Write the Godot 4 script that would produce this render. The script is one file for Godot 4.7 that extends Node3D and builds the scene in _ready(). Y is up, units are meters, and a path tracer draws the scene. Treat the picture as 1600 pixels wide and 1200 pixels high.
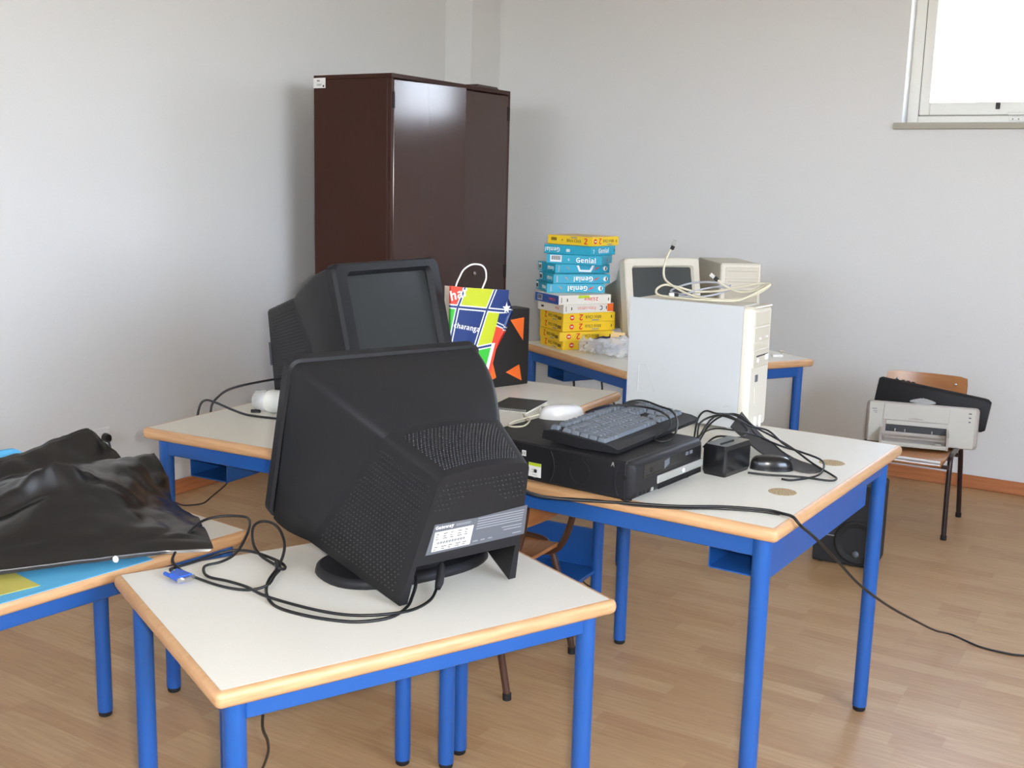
extends Node3D
# A corner of a classroom store: school desks with old computers, a brown steel cabinet, boxes and bags.
# Room axes: origin at the corner of the left and back walls; x runs along the back wall, z towards the camera.

var M := {}
var used := {}

# ------------------------------------------------------------------ nodes
func numbered(called: String) -> String:
	if not used.has(called):
		used[called] = 0
		return called
	used[called] += 1
	return "%s_%03d" % [called, used[called]]

func tag(o: Node3D, label: String, category := "", group := "", kind := "") -> Node3D:
	if label != "": o.set_meta("label", label)
	if category != "": o.set_meta("category", category)
	if group != "": o.set_meta("group", group)
	if kind != "": o.set_meta("kind", kind)
	return o

func thing(called: String, label: String, category: String, at := Vector3.ZERO, deg := 0.0, group := "") -> Node3D:
	var o := Node3D.new()
	o.name = numbered(called)
	add_child(o)
	o.position = at
	o.rotation.y = deg_to_rad(deg)
	tag(o, label, category, group)
	return o

func child_name(parent: Node, called: String) -> String:
	if not parent.has_node(NodePath(called)): return called
	var k := 1
	while parent.has_node(NodePath("%s_%03d" % [called, k])): k += 1
	return "%s_%03d" % [called, k]

func put(parent: Node, called: String, mesh: Mesh, m: Material, x := Transform3D.IDENTITY) -> MeshInstance3D:
	var o := MeshInstance3D.new()
	o.name = numbered(called) if parent == self else child_name(parent, called)
	o.mesh = mesh
	o.material_override = m
	o.transform = x
	parent.add_child(o, true)
	return o

func begin() -> SurfaceTool:
	var st := SurfaceTool.new()
	st.begin(Mesh.PRIMITIVE_TRIANGLES)
	st.set_smooth_group(-1)
	return st

func done(st: SurfaceTool) -> ArrayMesh:
	st.generate_normals()
	return st.commit()

func part(parent: Node, called: String, st: SurfaceTool, m: Material, x := Transform3D.IDENTITY) -> MeshInstance3D:
	return put(parent, called, done(st), m, x)

func structure(called: String, st: SurfaceTool, m: Material) -> MeshInstance3D:
	var o := part(self, called, st, m)
	o.set_meta("kind", "structure")
	return o

# ------------------------------------------------------------------ shapes
func tri(st: SurfaceTool, a: Vector3, b: Vector3, c: Vector3) -> void:   # counter-clockwise from outside
	st.add_vertex(a); st.add_vertex(c); st.add_vertex(b)

func quad(st: SurfaceTool, a: Vector3, b: Vector3, c: Vector3, d: Vector3) -> void:
	tri(st, a, b, c); tri(st, a, c, d)

func face(st: SurfaceTool, p: Array, inside: Vector3) -> void:
	var n: Vector3 = (p[1] - p[0]).cross(p[2] - p[0])
	var mid := Vector3.ZERO
	for v in p: mid += v
	mid /= p.size()
	var q := p
	if n.dot(mid - inside) < 0:
		q = p.duplicate(); q.reverse()
	for k in range(1, q.size() - 1): tri(st, q[0], q[k], q[k + 1])

func box(st: SurfaceTool, c: Vector3, s: Vector3, b := 0.0, x := Transform3D.IDENTITY) -> void:
	var h := s / 2
	var o := x * c
	b = minf(b, minf(h.x, minf(h.y, h.z)) * 0.9)
	if b <= 0:
		for ax in 3:
			for sg in [-1.0, 1.0]:
				var p := []
				for uv in [[-1, -1], [1, -1], [1, 1], [-1, 1]]:
					var v := Vector3.ZERO
					v[ax] = h[ax] * sg; v[(ax + 1) % 3] = h[(ax + 1) % 3] * uv[0]; v[(ax + 2) % 3] = h[(ax + 2) % 3] * uv[1]
					p.append(x * (c + v))
				face(st, p, o)
		return
	for ax in 3:
		var i1 := (ax + 1) % 3
		var i2 := (ax + 2) % 3
		for sg in [-1.0, 1.0]:
			var p := []
			for uv in [[-1, -1], [1, -1], [1, 1], [-1, 1]]:
				var v := Vector3.ZERO
				v[ax] = h[ax] * sg; v[i1] = (h[i1] - b) * uv[0]; v[i2] = (h[i2] - b) * uv[1]
				p.append(x * (c + v))
			face(st, p, o)
		for s1 in [-1.0, 1.0]:
			for s2 in [-1.0, 1.0]:
				var p := []
				for t in [[-1.0, 0], [1.0, 0], [1.0, 1], [-1.0, 1]]:
					var v := Vector3.ZERO
					v[ax] = (h[ax] - b) * t[0]
					v[i1] = (h[i1] - (b if t[1] == 1 else 0.0)) * s1
					v[i2] = (h[i2] - (0.0 if t[1] == 1 else b)) * s2
					p.append(x * (c + v))
				face(st, p, o)
	for sx in [-1.0, 1.0]:
		for sy in [-1.0, 1.0]:
			for sz in [-1.0, 1.0]:
				var k := Vector3(sx, sy, sz)
				var p := []
				for ax in 3:
					var v := h - Vector3(b, b, b)
					v[ax] = h[ax]
					p.append(x * (c + v * k))
				face(st, p, o)

func slab(st: SurfaceTool, a: Vector3, c: Vector3, b := 0.0) -> void:      # box between two opposite corners
	box(st, (a + c) / 2, (c - a).abs(), b)

func smooth_path(pts: Array, n := 6) -> Array:
	var out := []
	for i in pts.size() - 1:
		var p0: Vector3 = pts[maxi(i - 1, 0)]
		var p1: Vector3 = pts[i]
		var p2: Vector3 = pts[i + 1]
		var p3: Vector3 = pts[mini(i + 2, pts.size() - 1)]
		for k in n:
			var t := float(k) / n
			out.append(0.5 * ((2 * p1) + (p2 - p0) * t + (2 * p0 - 5 * p1 + 4 * p2 - p3) * t * t + (3 * p1 - p0 - 3 * p2 + p3) * t * t * t))
	out.append(pts[-1])
	return out

func tube(st: SurfaceTool, pts: Array, r, sides := 10, caps := true) -> void:   # r: number or array of radii
	var rings := []
	var n := pts.size()
	var u := Vector3.ZERO
	for i in n:
		var t: Vector3 = (pts[mini(i + 1, n - 1)] - pts[maxi(i - 1, 0)]).normalized()
		if i == 0:
			u = t.cross(Vector3.UP if absf(t.y) < 0.9 else Vector3.RIGHT).normalized()
		else:
			u = (u - t * u.dot(t)).normalized()
		var v := t.cross(u)
		var ring := []
		var rr: float = r[i] if r is Array else r
		for k in sides:
			var a := TAU * k / sides
			ring.append(pts[i] + (u * cos(a) + v * sin(a)) * rr)
		rings.append(ring)
	st.set_smooth_group(0)
	for i in n - 1:
		for k in sides:
			var j := (k + 1) % sides
			quad(st, rings[i][k], rings[i][j], rings[i + 1][j], rings[i + 1][k])
	st.set_smooth_group(-1)
	if caps:
		for k in range(1, sides - 1):
			tri(st, rings[0][0], rings[0][k + 1], rings[0][k])
			tri(st, rings[n - 1][0], rings[n - 1][k], rings[n - 1][k + 1])

func rod(st: SurfaceTool, a: Vector3, b: Vector3, r: float, sides := 16) -> void:
	tube(st, [a, b], r, sides)

func loft(st: SurfaceTool, rings: Array, cap0 := true, cap1 := true, group := 0) -> void:   # rings counter-clockwise seen from the end they run towards
	st.set_smooth_group(group)
	for i in rings.size() - 1:
		var n: int = rings[i].size()
		for k in n:
			var j := (k + 1) % n
			quad(st, rings[i][k], rings[i][j], rings[i + 1][j], rings[i + 1][k])
	st.set_smooth_group(-1)
	for e in [0, rings.size() - 1]:
		if (e == 0 and not cap0) or (e != 0 and not cap1): continue
		var rg: Array = rings[e]
		var mid := Vector3.ZERO
		for v in rg: mid += v
		mid /= rg.size()
		for k in rg.size():
			var j := (k + 1) % rg.size()
			if e == 0: tri(st, mid, rg[j], rg[k])
			else: tri(st, mid, rg[k], rg[j])

func lathe(st: SurfaceTool, profile: Array, sides := 24, x := Transform3D.IDENTITY) -> void:   # profile of Vector2(radius, y), bottom to top
	var rings := []
	for p in profile:
		var ring := []
		for k in sides:
			var a := -TAU * k / sides
			ring.append(x * Vector3(p.x * cos(a), p.y, p.x * sin(a)))
		rings.append(ring)
	loft(st, rings, true, true, 0)

func rrect(w: float, h: float, r: float, n := 4) -> Array:     # Vector2 ring, counter-clockwise
	var out := []
	r = minf(r, minf(w, h) / 2)
	for c in 4:
		var cx := (w / 2 - r) * (1 if c == 0 or c == 3 else -1)
		var cy := (h / 2 - r) * (1 if c < 2 else -1)
		for k in n + 1:
			var a := PI / 2 * (c + float(k) / n)
			out.append(Vector2(cx + r * cos(a), cy + r * sin(a)))
	return out

func prism(st: SurfaceTool, poly: Array, depth: float, x := Transform3D.IDENTITY) -> void:   # 2D outline in xy, extruded along z from 0 to depth
	var pv := PackedVector2Array(poly)
	if Geometry2D.is_polygon_clockwise(pv): pv.reverse()
	var ids := Geometry2D.triangulate_polygon(pv)
	for k in range(0, ids.size(), 3):
		var a := pv[ids[k]]
		var b := pv[ids[k + 1]]
		var c := pv[ids[k + 2]]
		if (b - a).cross(c - a) < 0:
			var t := b; b = c; c = t
		tri(st, x * Vector3(a.x, a.y, depth), x * Vector3(b.x, b.y, depth), x * Vector3(c.x, c.y, depth))
		tri(st, x * Vector3(a.x, a.y, 0), x * Vector3(c.x, c.y, 0), x * Vector3(b.x, b.y, 0))
	for k in pv.size():
		var p := pv[k]
		var q := pv[(k + 1) % pv.size()]
		quad(st, x * Vector3(p.x, p.y, 0), x * Vector3(q.x, q.y, 0), x * Vector3(q.x, q.y, depth), x * Vector3(p.x, p.y, depth))

func ring3(w: float, h: float, r: float, z: float, cx := 0.0, cy := 0.0, n := 4) -> Array:
	var out := []
	for p in rrect(w, h, r, n): out.append(Vector3(p.x + cx, p.y + cy, z))
	return out

func frame_plate(st: SurfaceTool, w: float, h: float, r: float, iw: float, ih: float, ir: float, icx: float, icy: float, z: float, n := 4) -> void:   # flat plate with an opening, facing +z
	var a := ring3(w, h, r, z, 0, 0, n)
	var b := ring3(iw, ih, ir, z, icx, icy, n)
	for k in a.size():
		var j := (k + 1) % a.size()
		quad(st, a[k], a[j], b[j], b[k])

func words(parent: Node, called: String, text: String, height: float, m: Material, x: Transform3D, bold := false, serif := false) -> MeshInstance3D:
	var f := SystemFont.new()
	f.font_names = PackedStringArray(["Droid Serif" if serif else "Droid Sans"])
	f.font_weight = 700 if bold else 400
	var t := TextMesh.new()
	t.font = f
	t.text = text
	t.font_size = 48
	t.pixel_size = height / 36.0
	t.depth = 0.0004
	t.curve_step = 2.0
	return put(parent, called, t, m, x)

func cable(parent: Node, called: String, pts: Array, r: float, m: Material, n := 6) -> MeshInstance3D:
	var st := begin()
	tube(st, smooth_path(pts, n), r, 8)
	return part(parent, called, st, m)

# ------------------------------------------------------------------ materials
func mat(c: Color, rough := 0.5, metal := 0.0, spec := 0.5) -> StandardMaterial3D:
	var m := StandardMaterial3D.new()
	m.albedo_color = c
	m.roughness = rough
	m.metallic = metal
	m.metallic_specular = spec
	return m

func noise_texture(w: int, h: int, freq: float, stretch: Vector2, lo: Color, hi: Color, sd: int, oct := 4) -> ImageTexture:
	var nz := FastNoiseLite.new()
	nz.seed = sd
	nz.frequency = freq
	nz.fractal_octaves = oct
	var im := Image.create(w, h, false, Image.FORMAT_RGB8)
	for y in h:
		for x in w:
			# blend across the border so that the pattern repeats without a seam
			var fx := float(x) / w
			var fy := float(y) / h
			var a := nz.get_noise_2d(x * stretch.x, y * stretch.y)
			var b := nz.get_noise_2d((x - w) * stretch.x, y * stretch.y)
			var c := nz.get_noise_2d(x * stretch.x, (y - h) * stretch.y)
			var d := nz.get_noise_2d((x - w) * stretch.x, (y - h) * stretch.y)
			var v := lerpf(lerpf(a, b, fx), lerpf(c, d, fx), fy)
			im.set_pixel(x, y, lo.lerp(hi, clampf(v * 1.2 + 0.5, 0, 1)))
	im.generate_mipmaps()
	return ImageTexture.create_from_image(im)

func textured(t: Texture2D, scale: Vector3, rough: float, tint := Color.WHITE, world := true) -> StandardMaterial3D:
	var m := mat(tint, rough)
	m.albedo_texture = t
	m.uv1_triplanar = true
	m.uv1_world_triplanar = world
	m.uv1_scale = scale
	return m

func make_materials() -> void:
	var wall_t := noise_texture(256, 256, 0.05, Vector2(1, 1), Color8(231, 232, 231), Color8(233, 234, 233), 3)
	M.wall = textured(wall_t, Vector3(6, 6, 6), 0.92)
	M.ceiling = mat(Color8(238, 238, 236), 0.95)
	var fl := noise_texture(512, 256, 0.03, Vector2(0.35, 4.0), Color8(236, 231, 226), Color8(255, 255, 255), 5, 5)
	M.floor = textured(fl, Vector3(0.9, 0.9, 2.2), 0.38)
	M.floor.vertex_color_use_as_albedo = true
	M.subfloor = mat(Color8(150, 118, 84), 0.9)
	var bb := noise_texture(256, 128, 0.03, Vector2(0.3, 3.0), Color8(176, 108, 66), Color8(196, 126, 80), 6)
	M.baseboard = textured(bb, Vector3(1.2, 4, 1.2), 0.45)
	var tt := noise_texture(256, 256, 0.2, Vector2(1, 1), Color8(236, 233, 222), Color8(239, 236, 225), 7)
	M.laminate = textured(tt, Vector3(3, 3, 3), 0.34, Color.WHITE, false)
	var eb := noise_texture(256, 128, 0.04, Vector2(0.25, 2.5), Color8(196, 150, 106), Color8(214, 171, 126), 8)
	M.beech = textured(eb, Vector3(3, 8, 3), 0.42, Color.WHITE, false)
	M.chairwood = textured(eb, Vector3(2, 2, 6), 0.22, Color8(214, 186, 160), false)
	M.blue = mat(Color8(34, 86, 158), 0.33)
	M.blue.metallic_specular = 0.45
	M.rubber = mat(Color8(24, 24, 25), 0.7)
	var chip := noise_texture(128, 128, 0.22, Vector2(1, 1), Color8(120, 96, 62), Color8(236, 214, 172), 9, 3)
	M.chipboard = textured(chip, Vector3(9, 9, 9), 0.8, Color.WHITE, false)
	var bp := noise_texture(128, 128, 0.4, Vector2(1, 1), Color8(31, 31, 34), Color8(37, 37, 39), 10)
	M.black = textured(bp, Vector3(12, 12, 12), 0.5, Color.WHITE, false)
	M.black.metallic_specular = 0.35
	M.black_gloss = mat(Color8(26, 26, 28), 0.22)
	M.black_dull = mat(Color8(30, 30, 32), 0.65)
	M.vent_hole = mat(Color8(30, 30, 33), 0.22)     # moulded dimples of the same plastic, polished
	M.hole_dark = mat(Color8(9, 9, 10), 0.8)
	M.crt_glass = mat(Color8(54, 56, 56), 0.42, 0.0, 0.25)   # etched anti-glare glass
	M.crt_glass_grey = mat(Color8(70, 74, 74), 0.12)
	M.cable = mat(Color8(20, 20, 22), 0.42)
	M.beige = mat(Color8(205, 198, 180), 0.5)
	M.beige_light = mat(Color8(216, 210, 194), 0.5)
	M.beige_dark = mat(Color8(176, 168, 148), 0.5)
	M.white_case = mat(Color8(196, 199, 199), 0.42)
	M.white = mat(Color8(238, 238, 236), 0.5)
	M.white_gloss = mat(Color8(228, 230, 232), 0.25)
	M.cream_cord = mat(Color8(206, 200, 176), 0.5)
	M.grey_cord = mat(Color8(168, 170, 178), 0.5)
	M.grey_label = mat(Color8(96, 99, 106), 0.5)
	M.grey_print = mat(Color8(146, 149, 154), 0.6)
	M.print_black = mat(Color8(28, 28, 30), 0.6)
	M.silver = mat(Color8(176, 176, 170), 0.35, 0.35)
	M.chrome = mat(Color8(205, 205, 208), 0.18, 1.0)
	M.key = mat(Color8(106, 113, 122), 0.5)
	M.brown = mat(Color8(60, 34, 26), 0.36, 0.0, 0.3)
	M.brown_door = mat(Color8(58, 31, 23), 0.15, 0.0, 0.4)
	M.brown_door.clearcoat_enabled = true
	M.brown_door.clearcoat = 0.5
	M.brown_door.clearcoat_roughness = 0.16
	M.tube_brown = mat(Color8(74, 46, 32), 0.35)
	M.tube_dark = mat(Color8(46, 30, 30), 0.3)
	M.upvc = mat(Color8(236, 236, 230), 0.35)
	M.stone = mat(Color8(176, 172, 158), 0.6)
	M.seal = mat(Color8(70, 66, 66), 0.7)
	M.printer = mat(Color8(204, 202, 192), 0.5)
	M.printer_side = mat(Color8(186, 178, 170), 0.5)
	M.printer_dark = mat(Color8(58, 60, 64), 0.5)
	M.film = mat(Color8(16, 16, 18), 0.27)
	M.film.metallic_specular = 0.6
	M.sky_sheet = mat(Color8(92, 178, 222), 0.55)
	M.olive_sheet = mat(Color8(196, 186, 92), 0.6)
	M.vga_blue = mat(Color8(50, 96, 196), 0.4)
	M.orange = mat(Color8(245, 110, 30), 0.6)
	M.card_black = mat(Color8(24, 22, 21), 0.55)
	M.notebook = mat(Color8(44, 48, 46), 0.5)
	M.fabric_dark = mat(Color8(66, 64, 64), 0.9)
	M.yellow = mat(Color8(240, 200, 34), 0.45)
	M.yellow_side = M.yellow
	M.teal = mat(Color8(28, 158, 186), 0.4)
	M.teal_side = M.teal
	M.box_white = mat(Color8(232, 228, 216), 0.45)
	M.box_blue = mat(Color8(32, 74, 150), 0.45)
	M.box_top = mat(Color8(224, 190, 132), 0.5)
	M.red = mat(Color8(222, 52, 34), 0.5)
	M.pink_red = mat(Color8(226, 86, 70), 0.5)
	M.ink = mat(Color8(62, 50, 22), 0.6)
	M.lime_sticker = mat(Color8(190, 214, 40), 0.5)
	M.navy = mat(Color8(40, 46, 96), 0.5)
	var clear := mat(Color(0.93, 0.94, 0.95, 0.34), 0.18)
	clear.transparency = BaseMaterial3D.TRANSPARENCY_ALPHA
	M.clear_film = clear
	var glass := mat(Color(0.95, 0.97, 0.97, 0.06), 0.02)
	glass.transparency = BaseMaterial3D.TRANSPARENCY_ALPHA
	M.glass = glass
	M.lucent = mat(Color8(232, 232, 222), 0.3)
	M.lucent.backlight_enabled = true
	M.lucent.backlight = Color(0.35, 0.35, 0.33)

# ------------------------------------------------------------------ the setting
const CEIL := 3.0
const RIGHT := 6.4
const FRONT := 10.5
const BOARDS_TO := 7.72
const LEFT := -0.05

func build_room() -> void:
	var st := begin()
	slab(st, Vector3(LEFT - 0.2, -0.12, -0.3), Vector3(RIGHT + 0.2, -0.009, FRONT + 0.2))
	var floor_node := structure("floor", st, M.subfloor)
	lay_boards(floor_node)
	st = begin(); slab(st, Vector3(LEFT - 0.2, CEIL, -0.3), Vector3(RIGHT + 0.2, CEIL + 0.15, FRONT + 0.2)); structure("ceiling", st, M.ceiling)
	st = begin(); slab(st, Vector3(LEFT - 0.2, -0.009, -0.3), Vector3(LEFT, CEIL, FRONT)); structure("wall_left", st, M.wall)
	# right wall, with an unseen broad window added as fill light
	st = begin()
	var z0 := -0.3
	for w in SIDE_FILL_WINDOWS:
		slab(st, Vector3(RIGHT, -0.009, z0), Vector3(RIGHT + 0.2, CEIL, w[0]))
		slab(st, Vector3(RIGHT, -0.009, w[0]), Vector3(RIGHT + 0.2, w[2] - 0.03, w[1]))
		slab(st, Vector3(RIGHT, w[3], w[0]), Vector3(RIGHT + 0.2, CEIL, w[1]))
		z0 = w[1]
	slab(st, Vector3(RIGHT, -0.009, z0), Vector3(RIGHT + 0.2, CEIL, FRONT))
	structure("wall_right", st, M.wall)
	# wall behind the camera, with another unseen window added as fill light
	st = begin()
	var x0 := LEFT - 0.2
	for w in FRONT_FILL_WINDOWS:
		slab(st, Vector3(x0, -0.009, FRONT), Vector3(w[0], CEIL, FRONT + 0.2))
		slab(st, Vector3(w[0], -0.009, FRONT), Vector3(w[1], w[2] - 0.03, FRONT + 0.2))
		slab(st, Vector3(w[0], w[3], FRONT), Vector3(w[1], CEIL, FRONT + 0.2))
		x0 = w[1]
	slab(st, Vector3(x0, -0.009, FRONT), Vector3(RIGHT + 0.2, CEIL, FRONT + 0.2))
	structure("wall_front", st, M.wall)
	# back wall with a high window
	st = begin()
	x0 = LEFT
	for w in WINDOWS:
		slab(st, Vector3(x0, -0.009, -0.3), Vector3(w[0], CEIL, 0))
		slab(st, Vector3(w[0], -0.009, -0.3), Vector3(w[1], w[2] - 0.03, 0))
		slab(st, Vector3(w[0], w[3], -0.3), Vector3(w[1], CEIL, 0))
		x0 = w[1]
	slab(st, Vector3(x0, -0.009, -0.3), Vector3(RIGHT, CEIL, 0))
	structure("wall_back", st, M.wall)
	st = begin(); slab(st, Vector3(LEFT, 0, 0), Vector3(0.135, CEIL, 0.305), 0.003); structure("wall_corner_pillar", st, M.wall)
	st = begin(); slab(st, Vector3(LEFT, 0, 0.305), Vector3(LEFT + 0.012, 0.065, FRONT), 0.003); structure("baseboard_left", st, M.baseboard)
	st = begin(); slab(st, Vector3(0.135, 0, 0), Vector3(RIGHT, 0.065, 0.012), 0.003); structure("baseboard_back", st, M.baseboard)
	for w in WINDOWS: build_window(w, Transform3D.IDENTITY)
	for w in SIDE_FILL_WINDOWS: build_window(w, Transform3D(Basis(Vector3.UP, -PI / 2), Vector3(RIGHT, 0, 0)))
	for w in FRONT_FILL_WINDOWS: build_window([-w[1], -w[0], w[2], w[3]], Transform3D(Basis(Vector3.UP, PI), Vector3(0, 0, FRONT)))

const WINDOWS := [[2.473, 3.46, 1.766, 2.56]]
const FRONT_FILL_WINDOWS := [[1.0, 5.0, 1.6, 2.7]]  # unseen opening added behind the camera, sized to even out the light
const SIDE_FILL_WINDOWS := [[3.5, 6.4, 1.1, 2.7]]  # unseen opening added on the right, sized to brighten left wall and desk tops
var n_windows := 0

func build_window(w: Array, x: Transform3D) -> void:
	var root := Node3D.new()
	n_windows += 1
	root.name = "window_%d" % n_windows  # first is the visible back window; the others are added for fill light
	add_child(root)
	root.transform = x
	root.set_meta("kind", "structure")
	var a := Vector3(w[0], w[2], 0)
	var W: float = w[1] - w[0]
	var H: float = w[3] - w[2]
	var z := -0.10
	var st := begin()
	for r in [[0.0, 0.0, 0.052, H], [W - 0.052, 0.0, 0.052, H], [0.052, 0.0, W - 0.104, 0.038], [0.052, H - 0.038, W - 0.104, 0.038]]:
		box(st, a + Vector3(r[0] + r[2] / 2, r[1] + r[3] / 2, z - 0.035), Vector3(r[2], r[3], 0.07), 0.003)
	part(root, "frame", st, M.upvc)
	var sash := begin()
	for r in [[0.055, 0.041, 0.049, H - 0.082], [W - 0.104, 0.041, 0.049, H - 0.082], [0.104, 0.041, W - 0.208, 0.062], [0.104, H - 0.103, W - 0.208, 0.062]]:
		box(sash, a + Vector3(r[0] + r[2] / 2, r[1] + r[3] / 2, z - 0.028), Vector3(r[2], r[3], 0.06), 0.004)
	var so := part(root, "sash", sash, M.upvc)
	st = begin()
	for r in [[0.052, 0.038, 0.003, H - 0.076], [W - 0.055, 0.038, 0.003, H - 0.076], [0.052, 0.038, W - 0.104, 0.003], [0.052, H - 0.041, W - 0.104, 0.003]]:
		box(st, a + Vector3(r[0] + r[2] / 2, r[1] + r[3] / 2, z - 0.03), Vector3(r[2], r[3], 0.05))
	part(root, "seal", st, M.seal)
	st = begin()
	box(st, a + Vector3(W / 2, H / 2, z - 0.035), Vector3(W - 0.2, H - 0.2, 0.006))
	part(root, "pane", st, M.glass)
	st = begin()
	loft(st, [ring3(0.016, 0.026, 0.003, z + 0.002, a.x + 0.418, a.y + 0.081), ring3(0.020, 0.030, 0.003, z + 0.018, a.x + 0.418, a.y + 0.081)])
	tag(part(so, "latch", st, M.seal), "small dark latch knob on the lower sash rail")
	st = begin()
	box(st, a + Vector3(0.50, 0.046, z + 0.006), Vector3(0.075, 0.014, 0.012), 0.003)
	box(st, a + Vector3(0.50, 0.022, z + 0.004), Vector3(0.06, 0.018, 0.006), 0.002)
	part(so, "hinge", st, M.upvc)
	st = begin()
	for dx in [0.487, 0.513]:
		rod(st, a + Vector3(dx, 0.020, z + 0.005), a + Vector3(dx, 0.020, z + 0.009), 0.003, 8)
	part(so, "screw", st, M.seal)
	st = begin()
	slab(st, a + Vector3(-0.034, -0.031, -0.16), a + Vector3(W + 0.034, 0, 0.03), 0.003)
	part(root, "sill", st, M.stone)

func lay_boards(parent: Node3D) -> void:
	var rng := RandomNumberGenerator.new()
	rng.seed = 41
	var bl := 1.2
	var bw := 0.193
	var variants := []
	for v in 6:
		var st := begin()
		# three strips wide, joints of the strips at different places
		for s in 3:
			var x := 0.0
			var first := rng.randf_range(0.15, 0.4)
			while x < bl - 0.0001:
				var ln := first if x == 0.0 else rng.randf_range(0.3, 0.45)
				if bl - x - ln < 0.12: ln = bl - x
				var t := rng.randf_range(-1, 1)
				var c := Color8(192, 156, 114).lerp(Color8(185, 147, 106) if t < 0 else Color8(199, 165, 123), absf(t))
				st.set_color(c.srgb_to_linear())
				var z0 := bw * s / 3
				var z1 := bw * (s + 1) / 3 - (0.0002 if s == 2 else 0.0)
				quad(st, Vector3(x, 0, z1), Vector3(minf(x + ln, bl - 0.0002), 0, z1), Vector3(minf(x + ln, bl - 0.0002), 0, z0), Vector3(x, 0, z0))
				x += ln
		st.set_color(Color8(160, 126, 90).srgb_to_linear())
		var e := bl - 0.0002
		var d := bw - 0.0002
		for q in [[Vector3(0, 0, 0), Vector3(e, 0, 0)], [Vector3(e, 0, 0), Vector3(e, 0, d)], [Vector3(e, 0, d), Vector3(0, 0, d)], [Vector3(0, 0, d), Vector3(0, 0, 0)]]:
			var dn := Vector3(0, -0.008, 0)
			face(st, [q[0], q[1], q[1] + dn, q[0] + dn], Vector3(e / 2, -0.004, d / 2))
		variants.append(done(st))
	var st2 := begin()
	st2.set_color(Color8(188, 157, 120).srgb_to_linear())
	slab(st2, Vector3(LEFT, -0.009, BOARDS_TO), Vector3(RIGHT, 0, FRONT))
	part(parent, "boards_behind_camera", st2, M.floor).set_meta("kind", "stuff")
	var row := 0
	var z := 0.0
	while z < BOARDS_TO - 0.001:
		var x := LEFT - rng.randf_range(0.1, 1.1)
		while x < RIGHT:
			var a := maxf(x, LEFT)
			var b := minf(x + bl, RIGHT)
			if b - a > 0.03:
				var t := Transform3D(Basis.from_scale(Vector3((b - a) / bl, 1, 1.0)), Vector3(a, 0, z))
				put(parent, "board", variants[rng.randi() % 6], M.floor, t)
			x += bl
		z += bw
		row += 1

# ------------------------------------------------------------------ school desks
func desk(label: String, cx: float, cz: float, deg: float, w: float, d: float, top: float, apron := 0.046, tray := 0) -> Node3D:
	var t := thing("school_desk", label, "desk", Vector3(cx, 0, cz), deg, "blue framed school desks")
	var rings := []
	var st := begin()
	for y in [top - 0.027, top]:
		var ring := []
		for p in rrect(w, d, 0.003, 3): ring.append(Vector3(p.x, y, -p.y))
		rings.append(ring)
	loft(st, rings, true, true, -1)
	part(t, "tabletop", st, M.laminate)
	# bull-nosed beech lipping round the top
	st = begin()
	rings = []
	var prof := [[0.0, -0.029], [0.006, -0.029], [0.010, -0.026], [0.0125, -0.021], [0.0135, -0.0145], [0.0125, -0.008], [0.010, -0.003], [0.006, -0.0006], [0.0004, -0.0002]]
	for p in prof:
		var ring := []
		for q in rrect(w + 2 * p[0], d + 2 * p[0], 0.003 + p[0] * 0.7, 3): ring.append(Vector3(q.x, top + p[1], -q.y))
		rings.append(ring)
	loft(st, rings, false, false, 0)
	part(t, "edge_band", st, M.beech)
	var ins := 0.032
	var lx := w / 2 - ins
	var lz := d / 2 - ins
	var under := top - 0.028
	for s in [[-1, -1], [1, -1], [1, 1], [-1, 1]]:
		var p := Vector3(s[0] * lx, 0, s[1] * lz)
		var lg := begin()
		rod(lg, p + Vector3(0, 0.014, 0), p + Vector3(0, under, 0), 0.0195, 20)
		var lo := part(t, "leg", lg, M.blue)
		var ft := begin()
		lathe(ft, [Vector2(0.015, 0), Vector2(0.0175, 0.003), Vector2(0.0175, 0.0145)], 16, Transform3D(Basis.IDENTITY, p))
		part(lo, "foot", ft, M.rubber)
	for s in [-1, 1]:
		st = begin(); box(st, Vector3(0, under - apron / 2, s * (lz + 0.002)), Vector3(2 * lx - 0.03, apron, 0.022), 0.002); part(t, "apron", st, M.blue)
		st = begin(); box(st, Vector3(s * (lx + 0.002), under - apron / 2, 0), Vector3(0.022, apron, 2 * lz - 0.03), 0.002); part(t, "apron", st, M.blue)
	if tray != 0:
		# a folded steel cable trough along one long side
		var xo := tray * (lx - 0.012)
		var xi := tray * (lx - 0.145)
		var yb := top - 0.150
		var z1 := lz - 0.075
		var z0 := -lz + 0.075
		st = begin()
		box(st, Vector3((xo + xi) / 2, yb, (z0 + z1) / 2), Vector3(absf(xo - xi), 0.003, z1 - z0), 0.0)
		var to := part(t, "cable_trough", st, M.blue)
		st = begin()
		box(st, Vector3(xo, (yb + under - 0.02) / 2, (z0 + z1) / 2), Vector3(0.003, under - 0.02 - yb, z1 - z0), 0.0)
		part(to, "outer_wall", st, M.blue)
		# inner wall with triangular cut-outs near the ends
		st = begin()
		var hh := under - yb
		var ln := z1 - z0
		var tx := Transform3D(Basis(Vector3(0, 0, 1), Vector3(0, 1, 0), Vector3(-1, 0, 0)), Vector3(xi, yb, z0))
		prism(st, [Vector2(0, 0), Vector2(ln, 0), Vector2(ln, hh), Vector2(ln - 0.03, hh), Vector2(ln - 0.03, hh * 0.45), Vector2(ln - 0.14, hh * 0.95), Vector2(ln - 0.14, hh), Vector2(0.14, hh), Vector2(0.14, hh * 0.95), Vector2(0.03, hh * 0.45), Vector2(0.03, hh), Vector2(0, hh)], 0.003, tx)
		part(to, "inner_wall", st, M.blue)
	return t

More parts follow.
